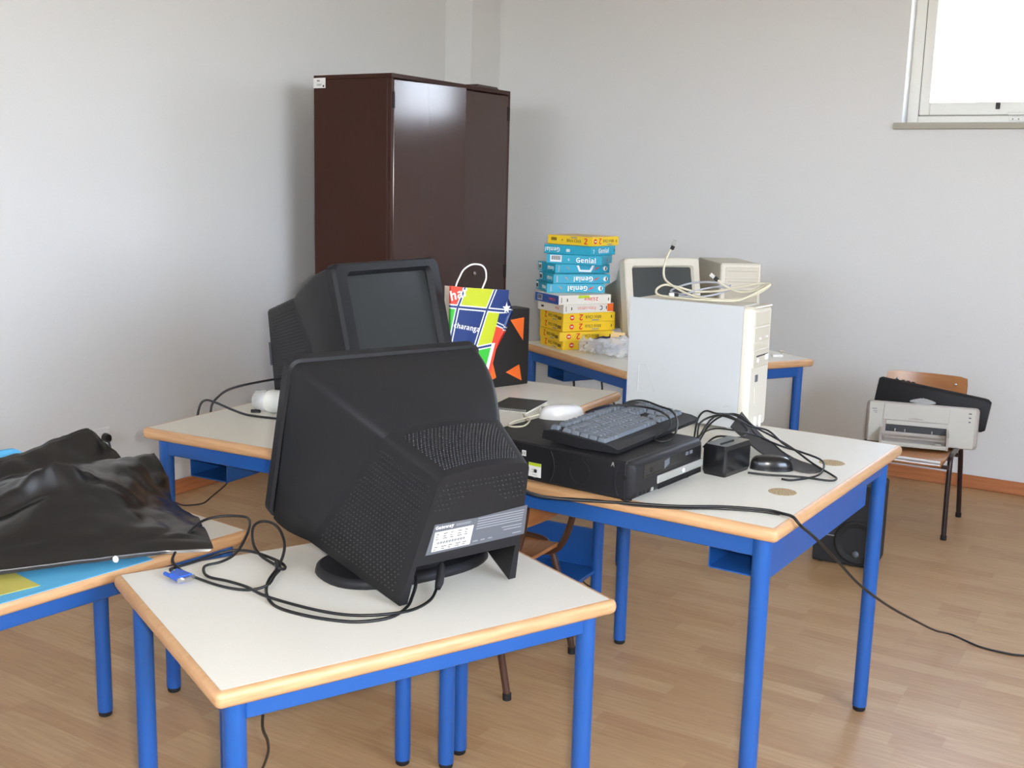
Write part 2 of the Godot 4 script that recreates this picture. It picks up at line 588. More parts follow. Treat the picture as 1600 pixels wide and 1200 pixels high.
func chair(label: String, at: Vector3, deg: float, tube_mat: Material) -> Node3D:
	var t := thing("school_chair", label, "chair", at, deg, "small wooden school chairs")
	var hw := 0.19
	for s in [-1.0, 1.0]:
		var st := begin()
		# front leg, bend under the seat, rear leg: one bent tube
		tube(st, smooth_path([Vector3(s * hw, 0.012, 0.20), Vector3(s * (hw - 0.004), 0.18, 0.19), Vector3(s * (hw - 0.006), 0.320, 0.175), Vector3(s * (hw - 0.008), 0.348, 0.15), Vector3(s * (hw - 0.008), 0.352, 0.10), Vector3(s * (hw - 0.008), 0.352, -0.05), Vector3(s * (hw - 0.008), 0.342, -0.10), Vector3(s * (hw - 0.006), 0.30, -0.125), Vector3(s * (hw - 0.004), 0.18, -0.16), Vector3(s * hw, 0.012, -0.197)], 5), 0.0105, 12)
		part(t, "side_frame", st, tube_mat)
		for zz in [0.20, -0.197]:
			st = begin()
			rod(st, Vector3(s * hw, 0, zz), Vector3(s * hw, 0.02, zz * 0.995), 0.0125, 12)
			part(t, "foot_cap", st, M.rubber)
		st = begin()
		tube(st, smooth_path([Vector3(s * (hw - 0.034), 0.318, 0.06), Vector3(s * (hw - 0.034), 0.318, -0.06), Vector3(s * (hw - 0.034), 0.326, -0.13), Vector3(s * (hw - 0.036), 0.365, -0.172), Vector3(s * (hw - 0.04), 0.46, -0.205), Vector3(s * (hw - 0.045), 0.605, -0.2225)], 5), 0.010, 12)
		part(t, "back_upright", st, tube_mat)
	for zz in [0.205, -0.06]:
		var st := begin()
		rod(st, Vector3(-hw + 0.008, 0.312, zz), Vector3(hw - 0.008, 0.312, zz), 0.009, 12)
		part(t, "cross_bar", st, tube_mat)
	# moulded plywood seat: dished, front edge rolled down
	var st2 := begin()
	var n := 10
	var topv := []
	for i in n + 1:
		var v := float(i) / n
		var z := lerpf(-0.155, 0.228, v)
		var row := []
		for j in 9:
			var u := float(j) / 8 * 2 - 1
			var roll := -0.032 * pow(maxf(0, (v - 0.8) / 0.2), 2)
			var y := 0.350 - 0.010 * (1 - u * u) * (1 - absf(v - 0.45) * 1.6) + roll + 0.010 * pow(maxf(0, (0.2 - v) / 0.2), 2)
			var half := 0.172 * (1.0 - 0.10 * pow(absf(v * 2 - 1), 6))
			row.append(Vector3(u * half, y, z))
		topv.append(row)
	sheet(st2, topv, 0.010)
	part(t, "seat", st2, M.chairwood)
	st2 = begin()
	var lip := []
	for i in 3:
		var row := []
		for j in 9:
			var u := float(j) / 8 * 2 - 1
			row.append(Vector3(u * 0.152, 0.338 - i * 0.010, 0.2235 + (0.0015 if i == 1 else 0.0)))
		lip.append(row)
	sheet(st2, lip, 0.004)
	part(t, "white_front_lip", st2, M.white)
	# curved backrest
	st2 = begin()
	var rows := []
	for i in 5:
		var v := float(i) / 4
		var row := []
		for j in 13:
			var u := float(j) / 12 * 2 - 1
			var edge := 0.004 * pow(absf(v * 2 - 1), 6)
			row.append(Vector3(u * (0.172 - edge), lerpf(0.485, 0.634, v) - (0.006 * pow(absf(u), 14) if i == 4 else 0.0) + (0.006 * pow(absf(u), 14) if i == 0 else 0.0), -0.212 + 0.022 * u * u - (v - 0.5) * 0.02))
		rows.append(row)
	sheet(st2, rows, 0.010, true)
	var b := part(t, "backrest", st2, M.chairwood)
	for u in [-0.125, 0.125]:
		st2 = begin()
		lathe(st2, [Vector2(0.007, 0), Vector2(0.006, 0.002), Vector2(0.003, 0.003)], 12, Transform3D(Basis(Vector3.RIGHT, PI / 2), Vector3(u, 0.598, -0.196)))
		part(b, "rivet", st2, M.chrome)
	return t

func sheet(st: SurfaceTool, rows: Array, thick: float, face_z := false) -> void:   # a bent sheet with thickness; rows of points; upper side faces +y (or +z)
	var nr := rows.size()
	var nc: int = rows[0].size()
	var off := []
	for i in nr:
		var r := []
		for j in nc:
			var a: Vector3 = rows[mini(i + 1, nr - 1)][j] - rows[maxi(i - 1, 0)][j]
			var b: Vector3 = rows[i][mini(j + 1, nc - 1)] - rows[i][maxi(j - 1, 0)]
			var nn := a.cross(b).normalized()
			if (nn.z if face_z else nn.y) < 0: nn = -nn
			r.append(rows[i][j] - nn * thick)
		off.append(r)
	st.set_smooth_group(0)
	var mid := Vector3.ZERO
	for i in nr - 1:
		for j in nc - 1:
			var q := [rows[i][j], rows[i][j + 1], rows[i + 1][j + 1], rows[i + 1][j]]
			face(st, q, (off[i][j] + off[i + 1][j + 1]) / 2)
	st.set_smooth_group(1)
	for i in nr - 1:
		for j in nc - 1:
			var q := [off[i][j], off[i][j + 1], off[i + 1][j + 1], off[i + 1][j]]
			face(st, q, (rows[i][j] + rows[i + 1][j + 1]) / 2)
	st.set_smooth_group(-1)
	for i in nr - 1:
		for j in [0, nc - 1]:
			var k: int = 1 if j == 0 else nc - 2
			face(st, [rows[i][j], rows[i + 1][j], off[i + 1][j], off[i][j]], rows[i][k])
	for j in nc - 1:
		for i in [0, nr - 1]:
			var k: int = 1 if i == 0 else nr - 2
			face(st, [rows[i][j], rows[i][j + 1], off[i][j + 1], off[i][j]], rows[k][j])

# ------------------------------------------------------------------ black CRT monitors (local +z is the rear)
func u_ring(wt: float, wb: float, yt: float, yb: float, zt: float, zb: float, arch: float, skirt: float, notch: float) -> Array:
	var out2 := []
	# counter-clockwise seen from +z: start at the lower right outside corner
	var rr := 0.013
	for v in [0.0, 0.25, 0.5, 0.75, 0.94]: out2.append(Vector2(wb / 2, yb).lerp(Vector2(wt / 2, yt - rr), v))
	for k in 6:
		var a := PI / 2 * k / 5.0
		out2.append(Vector2(wt / 2 - rr + rr * cos(a), yt - rr + rr * sin(a)))
	for u in [0.93, 0.6, 0.3, 0.0, -0.3, -0.6, -0.93]:
		out2.append(Vector2(u * (wt / 2 - rr), yt))
	for k in 6:
		var a := PI / 2 + PI / 2 * k / 5.0
		out2.append(Vector2(-wt / 2 + rr + rr * cos(a), yt - rr + rr * sin(a)))
	for v in [0.06, 0.25, 0.5, 0.75, 1.0]: out2.append(Vector2(-wt / 2, yt - rr).lerp(Vector2(-wb / 2, yb), v))
	out2.append(Vector2(-wb / 2 + skirt, yb))
	out2.append(Vector2(-wb / 2 + skirt + 0.004, notch))
	out2.append(Vector2(wb / 2 - skirt - 0.004, notch))
	out2.append(Vector2(wb / 2 - skirt, yb))
	var out := []
	for p in out2:
		var t: float = (p.y - yb) / (yt - yb)
		var up := arch * (1 - pow(p.x / (wt / 2), 2)) if p.y > yt - rr * 1.01 else 0.0
		out.append(Vector3(p.x, p.y + maxf(up, 0), lerpf(zb, zt, t)))
	return out

func crt_black(label: String, at: Vector3, table: float, yaw: float, tilt: float, holes: Material) -> Node3D:
	var t := thing("crt_monitor", label, "monitor", Vector3(at.x, table, at.z), rad_to_deg(yaw), "black tube monitors")
	var X := Transform3D(Basis(Vector3.RIGHT, tilt), Vector3(0, at.y - table, 0))
	var Wb := 0.4646
	var Hb := 0.3674
	# rear funnel from the bezel joint to the vented housing
	var st := begin()
	var brk := u_ring(0.281, 0.3917, 0.125, -0.1757, 0.2346, 0.1142, 0.016, 0.02, -0.10)
	var rear := u_ring(0.2111, 0.2793, 0.1125, -0.1638, 0.3837, 0.3837, 0.012, 0.018, -0.079)
	var f3 := []
	var cr := 0.018
	for v in [0.0, 0.25, 0.5, 0.75, 0.94]: f3.append(Vector3(Wb / 2 - 0.010, -Hb / 2, 0.004).lerp(Vector3(Wb / 2 - 0.006, Hb / 2 - 0.006 - cr, 0.004), v))
	for k in 6:
		var a := PI / 2 * k / 5.0
		f3.append(Vector3(Wb / 2 - 0.006 - cr + cr * cos(a), Hb / 2 - 0.006 - cr + cr * sin(a), 0.004))
	for u in [0.93, 0.6, 0.3, 0.0, -0.3, -0.6, -0.93]:
		f3.append(Vector3(u * (Wb / 2 - cr), Hb / 2 - 0.006, 0.004))
	for k in 6:
		var a := PI / 2 + PI / 2 * k / 5.0
		f3.append(Vector3(-Wb / 2 + 0.006 + cr + cr * cos(a), Hb / 2 - 0.006 - cr + cr * sin(a), 0.004))
	for v in [0.06, 0.25, 0.5, 0.75, 1.0]: f3.append(Vector3(-Wb / 2 + 0.006, Hb / 2 - 0.006 - cr, 0.004).lerp(Vector3(-Wb / 2 + 0.010, -Hb / 2, 0.004), v))
	f3.append(Vector3(-0.17, -Hb / 2 + 0.004, 0.004))
	f3.append(Vector3(-0.165, -Hb / 2 + 0.006, 0.004))
	f3.append(Vector3(0.165, -Hb / 2 + 0.006, 0.004))
	f3.append(Vector3(0.17, -Hb / 2 + 0.004, 0.004))
	var mids := []
	for v in [0.04, 0.2, 0.36, 0.52, 0.68, 0.84, 0.97]:
		var ring := []
		for k in brk.size():
			var p: Vector3 = f3[k].lerp(brk[k], v)
			var bulge := 0.010 * sin(v * PI)
			ring.append(p + Vector3(signf(p.x) * bulge * (1 if absf(p.x) > 0.1 else 0), bulge if p.y > 0.1 else 0.0, 0))
		mids.append(ring)
	loft(st, [f3] + mids + [brk], false, false, 0)
	part(t, "funnel", st, M.black, X)
	# vented housing
	st = begin()
	var hr := []
	for v in [0.0, 0.03, 0.2, 0.4, 0.6, 0.8, 0.97, 1.0]:
		var ring := []
		for k in brk.size(): ring.append(brk[k].lerp(rear[k], v))
		hr.append(ring)
	loft(st, hr, false, false, 0)
	var r2 := []
	for p in rear: r2.append(Vector2(p.x, p.y))
	var back := begin()
	prism(back, r2, 0.002, Transform3D(Basis.IDENTITY, Vector3(0, 0, 0.3825)))
	var ho := part(t, "vent_housing", st, M.black, X)
	var bo := part(t, "rear_panel", back, M.black, X)
	# vent holes, too small to pick apart
	var spots := []
	for s in [-1.0, 1.0]:
		var lo_i := 0 if s > 0 else 28
		var hi_i := 5 if s > 0 else 23
		var a: Vector3 = brk[lo_i]
		var b: Vector3 = brk[hi_i]
		var c: Vector3 = rear[hi_i]
		var d: Vector3 = rear[lo_i]
		var nn := (b - a).cross(c - a).normalized()
		if nn.x * s < 0: nn = -nn
		for i in 26:
			for j in 21:
				var v := (i + 0.5) / 26 * 0.90 + 0.06
				var u := (j + (0.5 if i % 2 == 0 else 0.0) + 0.25) / 21 * 0.84 + 0.07
				var p := a.lerp(b, v).lerp(d.lerp(c, v), u)
				spots.append([p, (b - a).lerp(c - d, u).normalized(), (d - a).lerp(c - b, v).normalized()])
	for i in 20:
		for j in 26:
			var v := (i + 0.5) / 20 * 0.80 + 0.10
			var u := ((j + (0.5 if i % 2 == 0 else 0.0) + 0.25) / 26 * 2 - 1) * 0.90
			var z := lerpf(0.2346, 0.3837, v)
			var hw := lerpf(0.281, 0.2111, v) / 2 - 0.014
			var y := lerpf(0.125, 0.1125, v) + lerpf(0.016, 0.012, v) * (1 - pow(u * hw / (hw + 0.014), 2))
			spots.append([Vector3(u * hw, y, z), Vector3.RIGHT, Vector3(0, 0, -1)])
	for row in 6:
		for col in 22:
			var x := -0.10 + col * 0.0096 + (0.0048 if row % 2 == 0 else 0.0)
			var y := 0.095 - row * 0.0105
			if absf(x) < 0.02 + (0.014 * (row - 2) if row > 2 else -0.05): continue
			if absf(x) > 0.090 + row * 0.004: continue
			if row >= 2 and absf(x) < 0.022: continue
			spots.append([Vector3(x, y, 0.3845), Vector3.RIGHT, Vector3.UP])
	var disc := CylinderMesh.new()
	disc.top_radius = 0.0008; disc.bottom_radius = 0.0023; disc.height = 0.0022; disc.radial_segments = 6; disc.rings = 0
	var mm := MultiMesh.new()
	mm.transform_format = MultiMesh.TRANSFORM_3D
	mm.mesh = disc
	mm.instance_count = spots.size()
	for k in spots.size():
		var a: Vector3 = spots[k][1]
		var b: Vector3 = spots[k][2]
		var nn := a.cross(b).normalized()
		var p: Vector3 = spots[k][0]
		if nn.dot(p - Vector3(0, -0.02, 0.2)) < 0: nn = -nn
		a = (a - nn * a.dot(nn)).normalized()
		mm.set_instance_transform(k, Transform3D(Basis(a, nn, a.cross(nn)), p + nn * 0.0003))
	var mi := MultiMeshInstance3D.new()
	mi.name = "vent_holes"
	mi.multimesh = mm
	mi.material_override = holes
	mi.set_meta("kind", "stuff")
	ho.add_child(mi)
	# rating plate
	st = begin()
	prism(st, [Vector2(-0.1025, -0.0567), Vector2(0.1330, -0.0540), Vector2(0.1235, 0.0155), Vector2(0.0, 0.0085), Vector2(-0.0947, 0.0104)], 0.0006, Transform3D(Basis.IDENTITY, Vector3(0, 0, 0.3846)))
	var lo := part(t, "rating_plate", st, M.grey_label, X)
	st = begin()
	box(st, Vector3(-0.0465, -0.0287, 0.3855), Vector3(0.0885, 0.0435, 0.0005))
	part(lo, "white_sticker", st, M.white)
	st = begin()
	for row in [[-0.0125, 0.5], [-0.0185, 0.35], [-0.0235, 0.6], [-0.0415, 0.7], [-0.0465, 0.45]]:
		for k in 5:
			var x0 := -0.087 + k * 0.0165
			var ln: float = 0.012 * row[1] + 0.003 * (k % 2)
			box(st, Vector3(x0 + ln / 2, row[0], 0.3859), Vector3(ln, 0.0016, 0.0003))
	for k in 30:
		box(st, Vector3(-0.083 + k * 0.0022, -0.0325, 0.3859), Vector3(0.0007 + 0.0007 * (k % 3) * 0.5, 0.0055, 0.0003))
	part(lo, "sticker_print", st, M.print_black)
	words(lo, "lettering", "Gateway", 0.0072, M.white, Transform3D(Basis.IDENTITY, Vector3(-0.071, 0.0025, 0.3855)), true, true)
	st = begin()
	for r in 5:
		box(st, Vector3(0.062, 0.0055 - r * 0.0058, 0.3854), Vector3(0.112, 0.0022, 0.0003))
	for r in [[0.095, -0.027, 0.05], [0.098, -0.0335, 0.044], [0.112, -0.046, 0.022], [0.010, -0.046, 0.012], [0.028, -0.046, 0.010], [0.046, -0.046, 0.010]]:
		box(st, Vector3(r[0], r[1], 0.3854), Vector3(r[2], 0.0022, 0.0003))
	box(st, Vector3(-0.028, 0.003, 0.3854), Vector3(0.034, 0.0015, 0.0003))
	box(st, Vector3(-0.028, 0.0, 0.3854), Vector3(0.034, 0.0015, 0.0003))
	part(lo, "small_print", st, M.grey_print)
	# bezel
	st = begin()
	loft(st, [ring3(Wb - 0.012, Hb - 0.012, 0.020, -0.032), ring3(Wb, Hb, 0.022, -0.022), ring3(Wb, Hb, 0.022, 0.0), ring3(Wb - 0.012, Hb - 0.012, 0.018, 0.004)], false, false, -1)
	# front plate facing -z, with the opening
	var sw := 0.362
	var sh := 0.276
	var a0 := ring3(Wb - 0.012, Hb - 0.012, 0.020, -0.032)
	var b0 := ring3(sw + 0.016, sh + 0.016, 0.018, -0.034, 0, 0.012)
	var c0 := ring3(sw - 0.004, sh - 0.004, 0.014, -0.018, 0, 0.012)
	for pr in [[a0, b0], [b0, c0]]:
		for k in a0.size():
			var j := (k + 1) % a0.size()
			quad(st, pr[0][j], pr[0][k], pr[1][k], pr[1][j])
	part(t, "bezel", st, M.black, X)
	st = begin()
	var rows := []
	for i in 9:
		var row := []
		for j in 11:
			var u := float(j) / 10 * 2 - 1
			var v := float(i) / 8 * 2 - 1
			row.append(Vector3(u * sw / 2, v * sh / 2 + 0.012, -0.0215 + 0.005 * u * u + 0.004 * v * v))
		rows.append(row)
	st.set_smooth_group(0)
	for i in 8:
		for j in 10:
			quad(st, rows[i][j + 1], rows[i][j], rows[i + 1][j], rows[i + 1][j + 1])
	part(t, "screen", st, M.crt_glass, X)
	for k in 4:
		st = begin()
		box(st, Vector3(0.09 - k * 0.022, -Hb / 2 + 0.018, -0.033), Vector3(0.014, 0.005, 0.004), 0.001)
		part(t, "button", st, M.black_dull, X)
	st = begin()
	rod(st, Vector3(-0.15, -Hb / 2 + 0.018, -0.034), Vector3(-0.15, -Hb / 2 + 0.018, -0.030), 0.008, 16)
	part(t, "power_button", st, M.black_dull, X)
	# swivel foot
	st = begin()
	var y0 := at.y - table - 0.155
	lathe(st, [Vector2(0.075, 0.018), Vector2(0.085, 0.035), Vector2(0.080, maxf(0.05, y0 - 0.03)), Vector2(0.060, y0)], 28, Transform3D(Basis.IDENTITY, Vector3(0, 0, 0.135)))
	part(t, "swivel_neck", st, M.black)
	st = begin()
	var plate := []
	for lv in [[0.0, 0.0], [0.004, -0.003], [0.016, 0.0], [0.020, 0.006]]:
		var ring := []
		for k in 40:
			var a := -TAU * k / 40
			var rx := 0.190
			var rz := 0.118 
			ring.append(Vector3((rx - lv[1]) * signf(cos(a)) * pow(absf(cos(a)), 0.8), lv[0], 0.112 + (rz - lv[1]) * signf(sin(a)) * pow(absf(sin(a)), 0.8)))
		plate.append(ring)
	loft(st, plate, true, true, 0)
	part(t, "base_plate", st, M.black)
	return t

# ------------------------------------------------------------------ other computers
func build_cabinet() -> void:
	var t := thing("metal_cabinet", "tall dark brown steel cabinet with its left door ajar, against the left wall", "cabinet", Vector3(0.25, 0, 0.78))
	var D := 0.45
	var L := 0.985
	var H := 1.888
	var st := begin()
	box(st, Vector3(0.2125, H / 2 - 0.01, L - 0.0085), Vector3(0.425, H - 0.02, 0.015), 0.002)
	box(st, Vector3(0.2125, H / 2 - 0.01, 0.0085), Vector3(0.425, H - 0.02, 0.015), 0.002)
	box(st, Vector3(D / 2, H - 0.010, L / 2), Vector3(D, 0.020, L), 0.002)
	box(st, Vector3(D / 2, 0.04, L / 2), Vector3(D - 0.02, 0.08, L - 0.03), 0.002)
	box(st, Vector3(0.006, H / 2, L / 2), Vector3(0.012, H - 0.03, L - 0.03))
	for z in [0.008, L - 0.008]:
		box(st, Vector3(D - 0.012, H / 2 - 0.01, z), Vector3(0.024, H - 0.02, 0.016), 0.002)
	part(t, "carcass", st, M.brown)
	for y in [0.5, 0.9, 1.3]:
		st = begin(); box(st, Vector3(D / 2 - 0.02, y, L / 2), Vector3(D - 0.06, 0.02, L - 0.034)); part(t, "shelf", st, M.brown)
	# doors: width half of the front
	var dw := (L - 0.036) / 2
	var dh := H - 0.02 - 0.09
	var d1 := begin()
	box(d1, Vector3(0.009, 0, -dw / 2), Vector3(0.018, dh, dw), 0.003)
	var o1 := part(t, "door", d1, M.brown_door, Transform3D(Basis(Vector3.UP, -0.142), Vector3(D - 0.018, 0.085 + dh / 2, L - 0.018)))
	tag(o1, "left door standing slightly ajar")
	var d2 := begin()
	box(d2, Vector3(0.009, 0, dw / 2 - 0.001), Vector3(0.018, dh, dw - 0.002), 0.003)
	var o2 := part(t, "door", d2, M.brown_door, Transform3D(Basis.IDENTITY, Vector3(D - 0.018, 0.085 + dh / 2, 0.018)))
	for y in [-0.78, 0.0, 0.80]:
		st = begin(); rod(st, Vector3(0.020, y - 0.035, 0.003), Vector3(0.020, y + 0.035, 0.003), 0.006, 8); part(o1, "hinge", st, M.rubber)
		st = begin(); rod(st, Vector3(0.020, y - 0.035, -0.003), Vector3(0.020, y + 0.035, -0.003), 0.006, 8); part(o2, "hinge", st, M.rubber)
	st = begin()
	lathe(st, [Vector2(0.011, 0), Vector2(0.011, 0.006), Vector2(0.007, 0.010)], 16, Transform3D(Basis(Vector3.FORWARD, PI / 2), Vector3(0.0175, 0.978 - 0.085 - dh / 2, 0.290)))
	part(o2, "lock", st, M.chrome)
	st = begin()
	box(st, Vector3(0.036, H - 0.034, L + 0.0004), Vector3(0.072, 0.045, 0.0008))
	var lo := part(t, "inventory_label", st, M.white)
	st = begin()
	box(st, Vector3(0.030, H - 0.024, L + 0.0010), Vector3(0.016, 0.008, 0.0004))
	box(st, Vector3(0.034, H - 0.040, L + 0.0010), Vector3(0.028, 0.003, 0.0004))
	box(st, Vector3(0.034, H - 0.045, L + 0.0010), Vector3(0.024, 0.002, 0.0004))
	part(lo, "label_print", st, M.grey_print)
	st = begin(); box(st, Vector3(0.060, H - 0.048, L + 0.0010), Vector3(0.008, 0.009, 0.0004)); part(lo, "label_mark", st, M.print_black)
	# something flat lying on top
	var f := thing("flat_folder", "dark flat folder lying on top of the brown cabinet", "folder", Vector3(0.60, H, 0.965), 4)
	st = begin(); box(st, Vector3(0, 0.004, 0), Vector3(0.16, 0.007, 0.22), 0.001); part(f, "cover", st, M.tube_dark)
	st = begin(); box(st, Vector3(0.004, 0.010, 0.0), Vector3(0.15, 0.006, 0.20), 0.001); part(f, "pages", st, M.tube_dark)

func build_white_tower() -> void:
	var t := thing("computer_tower", "white and cream computer tower standing behind the black desktop computer", "computer", Vector3(2.5779, 0.76, 2.7402), -2.07)
	var W := 0.378
	var H := 0.3516
	var D := 0.1467
	var st := begin()
	box(st, Vector3(-0.012, H / 2 + 0.004, 0), Vector3(W - 0.055, H - 0.012, D - 0.006), 0.002)
	part(t, "case", st, M.beige_light)
	st = begin()
	box(st, Vector3(-0.014, H / 2 + 0.004, D / 2 - 0.002), Vector3(W - 0.028, H - 0.008, 0.004), 0.001)
	var so := part(t, "side_panel", st, M.white_case)
	st = begin()
	tube(st, [Vector3(-0.152, 0.158, D / 2 + 0.0002), Vector3(-0.128, 0.161, D / 2 + 0.0002), Vector3(-0.118, 0.140, D / 2 + 0.0002), Vector3(-0.098, 0.078, D / 2 + 0.0002), Vector3(-0.152, 0.076, D / 2 + 0.0002), Vector3(-0.152, 0.158, D / 2 + 0.0002)], 0.0012, 6)
	tag(part(so, "embossed_ridge", st, M.white_case), "embossed outline of a handle")
	st = begin()
	tube(st, smooth_path([Vector3(0.118, 0.064, D / 2 + 0.0001), Vector3(0.128, 0.069, D / 2 + 0.0001), Vector3(0.137, 0.071, D / 2 + 0.0001)], 3), 0.0007, 5)
	part(so, "scuff", st, M.grey_cord)
	# front bezel: bulging outwards
	st = begin()
	var rings := []
	for lv in [[0.001, 0.0], [0.012, 0.0], [0.022, 0.004], [0.028, 0.010]]:
		var r := []
		for p in rrect(D - 2 * lv[1], H - 0.006 - 1.4 * lv[1], 0.010, 3):
			r.append(Vector3(W / 2 - 0.028 + lv[0], p.y + H / 2, -p.x))
		rings.append(r)
	loft(st, rings, true, true, 0)
	var bo := part(t, "front_bezel", st, M.beige_light)
	var fx := W / 2 + 0.0005
	st = begin(); box(st, Vector3(W / 2 - 0.014, 0.3475, 0.0), Vector3(0.034, 0.006, D - 0.02), 0.002); part(bo, "top_ridge", st, M.beige_light)
	for k in 3:
		st = begin(); box(st, Vector3(fx, 0.316 - k * 0.044, 0.004), Vector3(0.004, 0.040, D - 0.038), 0.0015)
		var db := part(bo, "drive_bay_cover", st, M.beige)
		if k == 1:
			st = begin(); box(st, Vector3(fx + 0.0025, 0.316 - 0.056, 0.020), Vector3(0.004, 0.006, 0.012), 0.001); box(st, Vector3(fx + 0.0025, 0.316 - 0.054, -0.030), Vector3(0.004, 0.006, 0.014), 0.001)
			part(db, "eject_button", st, M.white)
	st = begin(); box(st, Vector3(fx, 0.205, 0.004), Vector3(0.007, 0.052, D - 0.03), 0.003)
	var fo := part(bo, "floppy_drive", st, M.beige)
	st = begin(); box(st, Vector3(fx + 0.003, 0.212, -0.002), Vector3(0.003, 0.004, 0.085)); part(fo, "slot", st, M.seal)
	st = begin(); box(st, Vector3(fx + 0.005, 0.204, -0.034), Vector3(0.006, 0.016, 0.020), 0.002); part(fo, "eject_button", st, M.white)
	st = begin(); box(st, Vector3(fx + 0.004, 0.200, 0.030), Vector3(0.006, 0.012, 0.008), 0.002); part(fo, "light_guide", st, M.white)
	st = begin(); box(st, Vector3(fx, 0.148, 0.022), Vector3(0.003, 0.020, 0.018), 0.001); part(bo, "badge", st, M.grey_label)
	st = begin(); box(st, Vector3(fx, 0.10, 0.0), Vector3(0.003, 0.045, 0.06), 0.001); part(bo, "lower_panel", st, M.beige_light)
	for z in [-0.05, 0.05]:
		for x in [-0.14, 0.14]:
			st = begin(); box(st, Vector3(x, 0.003, z), Vector3(0.03, 0.007, 0.02), 0.001); part(t, "foot", st, M.white)
	st = begin()
	for z in [0.020, -0.018]:
		box(st, Vector3(fx + 0.002, 0.022, z), Vector3(0.006, 0.034, 0.012), 0.002)
	part(bo, "stabiliser_foot", st, M.white)

func build_beige_tower() -> void:
	var t := thing("computer_tower", "beige computer tower behind the beige monitor, near the back wall", "computer", Vector3(2.0475, 0.76, 1.1151), 36.3)
	var W := 0.1705
	var H := 0.36
	var D := 0.3854
	var st := begin()
	box(st, Vector3(0, H / 2 + 0.004, -0.012), Vector3(W, H - 0.008, D - 0.024), 0.003)
	part(t, "case", st, M.beige)
	st = begin()
	box(st, Vector3(0, H / 2 + 0.002, D / 2 - 0.012), Vector3(W + 0.004, H, 0.028), 0.006)
	var bo := part(t, "front_bezel", st, M.beige_light)
	var z := D / 2 + 0.002
	for k in 2:
		st = begin(); box(st, Vector3(0.004, H - 0.035 - k * 0.045, z), Vector3(W - 0.030, 0.040, 0.005), 0.0015)
		var b := part(bo, "drive_bay", st, M.beige)
		st = begin(); box(st, Vector3(0.004, H - 0.031 - k * 0.045, z + 0.003), Vector3(W - 0.045, 0.0025, 0.002)); part(b, "tray_gap", st, M.beige_dark)
		if k == 1:
			st = begin(); rod(st, Vector3(-0.045, H - 0.090, z + 0.002), Vector3(-0.045, H - 0.090, z + 0.005), 0.003, 10); part(b, "headphone_socket", st, M.seal)
	st = begin(); box(st, Vector3(0.004, H - 0.155, z), Vector3(W - 0.030, 0.090, 0.004), 0.001); part(bo, "lower_panel", st, M.beige_dark)
	st = begin(); rod(st, Vector3(0.035, 0.09, z), Vector3(0.035, 0.09, z + 0.006), 0.010, 16); part(bo, "power_button", st, M.beige_light)

func build_beige_monitor() -> void:
	var yaw := 54.0
	var t := thing("crt_monitor", "beige tube monitor with a grey screen beside the stack of boxes", "monitor", Vector3(1.9235, 0.76, 1.5035), yaw)
	var X := Transform3D(Basis(Vector3.RIGHT, -0.2064), Vector3(0, 0.2181, 0))
	var w := 0.3537
	var h := 0.3311
	var st := begin()
	loft(st, [ring3(0.19, 0.19, 0.03, -0.36, 0, 0.0), ring3(0.22, 0.22, 0.03, -0.22, 0, 0.0), ring3(0.31, 0.285, 0.03, -0.11, 0, 0.0), ring3(w - 0.016, h - 0.016, 0.02, -0.055)], true, false, 0)
	part(t, "rear_shell", st, M.beige, X)
	st = begin()
	loft(st, [ring3(w - 0.014, h - 0.014, 0.018, -0.058), ring3(w, h, 0.018, -0.05), ring3(w, h, 0.018, -0.006), ring3(w - 0.010, h - 0.010, 0.015, 0.0)], true, false, -1)
	frame_plate(st, w - 0.010, h - 0.010, 0.015, 0.292, 0.222, 0.012, 0, 0.022, 0.0)
	var a := ring3(0.292, 0.222, 0.012, 0.0, 0, 0.022)
	var b := ring3(0.280, 0.210, 0.010, -0.014, 0, 0.022)
	for k in a.size():
		var j := (k + 1) % a.size()
		quad(st, a[k], a[j], b[j], b[k])
	var bo := part(t, "bezel", st, M.beige_light, X)
	st = begin()
	st.set_smooth_group(0)
	for i in 8:
		for j in 8:
			var q := []
			for d in [[0, 0], [1, 0], [1, 1], [0, 1]]:
				var u := float(j + d[0]) / 8 * 2 - 1
				var v := float(i + d[1]) / 8 * 2 - 1
				q.append(Vector3(u * 0.142, v * 0.107 + 0.022, -0.008 - 0.004 * (u * u + v * v)))
			quad(st, q[0], q[1], q[2], q[3])
	part(t, "screen", st, M.crt_glass_grey, X)
	for k in 4:
		st = begin(); box(st, Vector3(0.03 + k * 0.028, -h / 2 + 0.03, 0.001), Vector3(0.018, 0.008, 0.005), 0.001); part(bo, "button", st, M.beige)
	st = begin()
	lathe(st, [Vector2(0.12, 0.0), Vector2(0.12, 0.012), Vector2(0.09, 0.022), Vector2(0.065, 0.03), Vector2(0.06, 0.085)], 28, Transform3D(Basis.IDENTITY, Vector3(0, 0, -0.13)))
	part(t, "swivel_foot", st, M.beige)

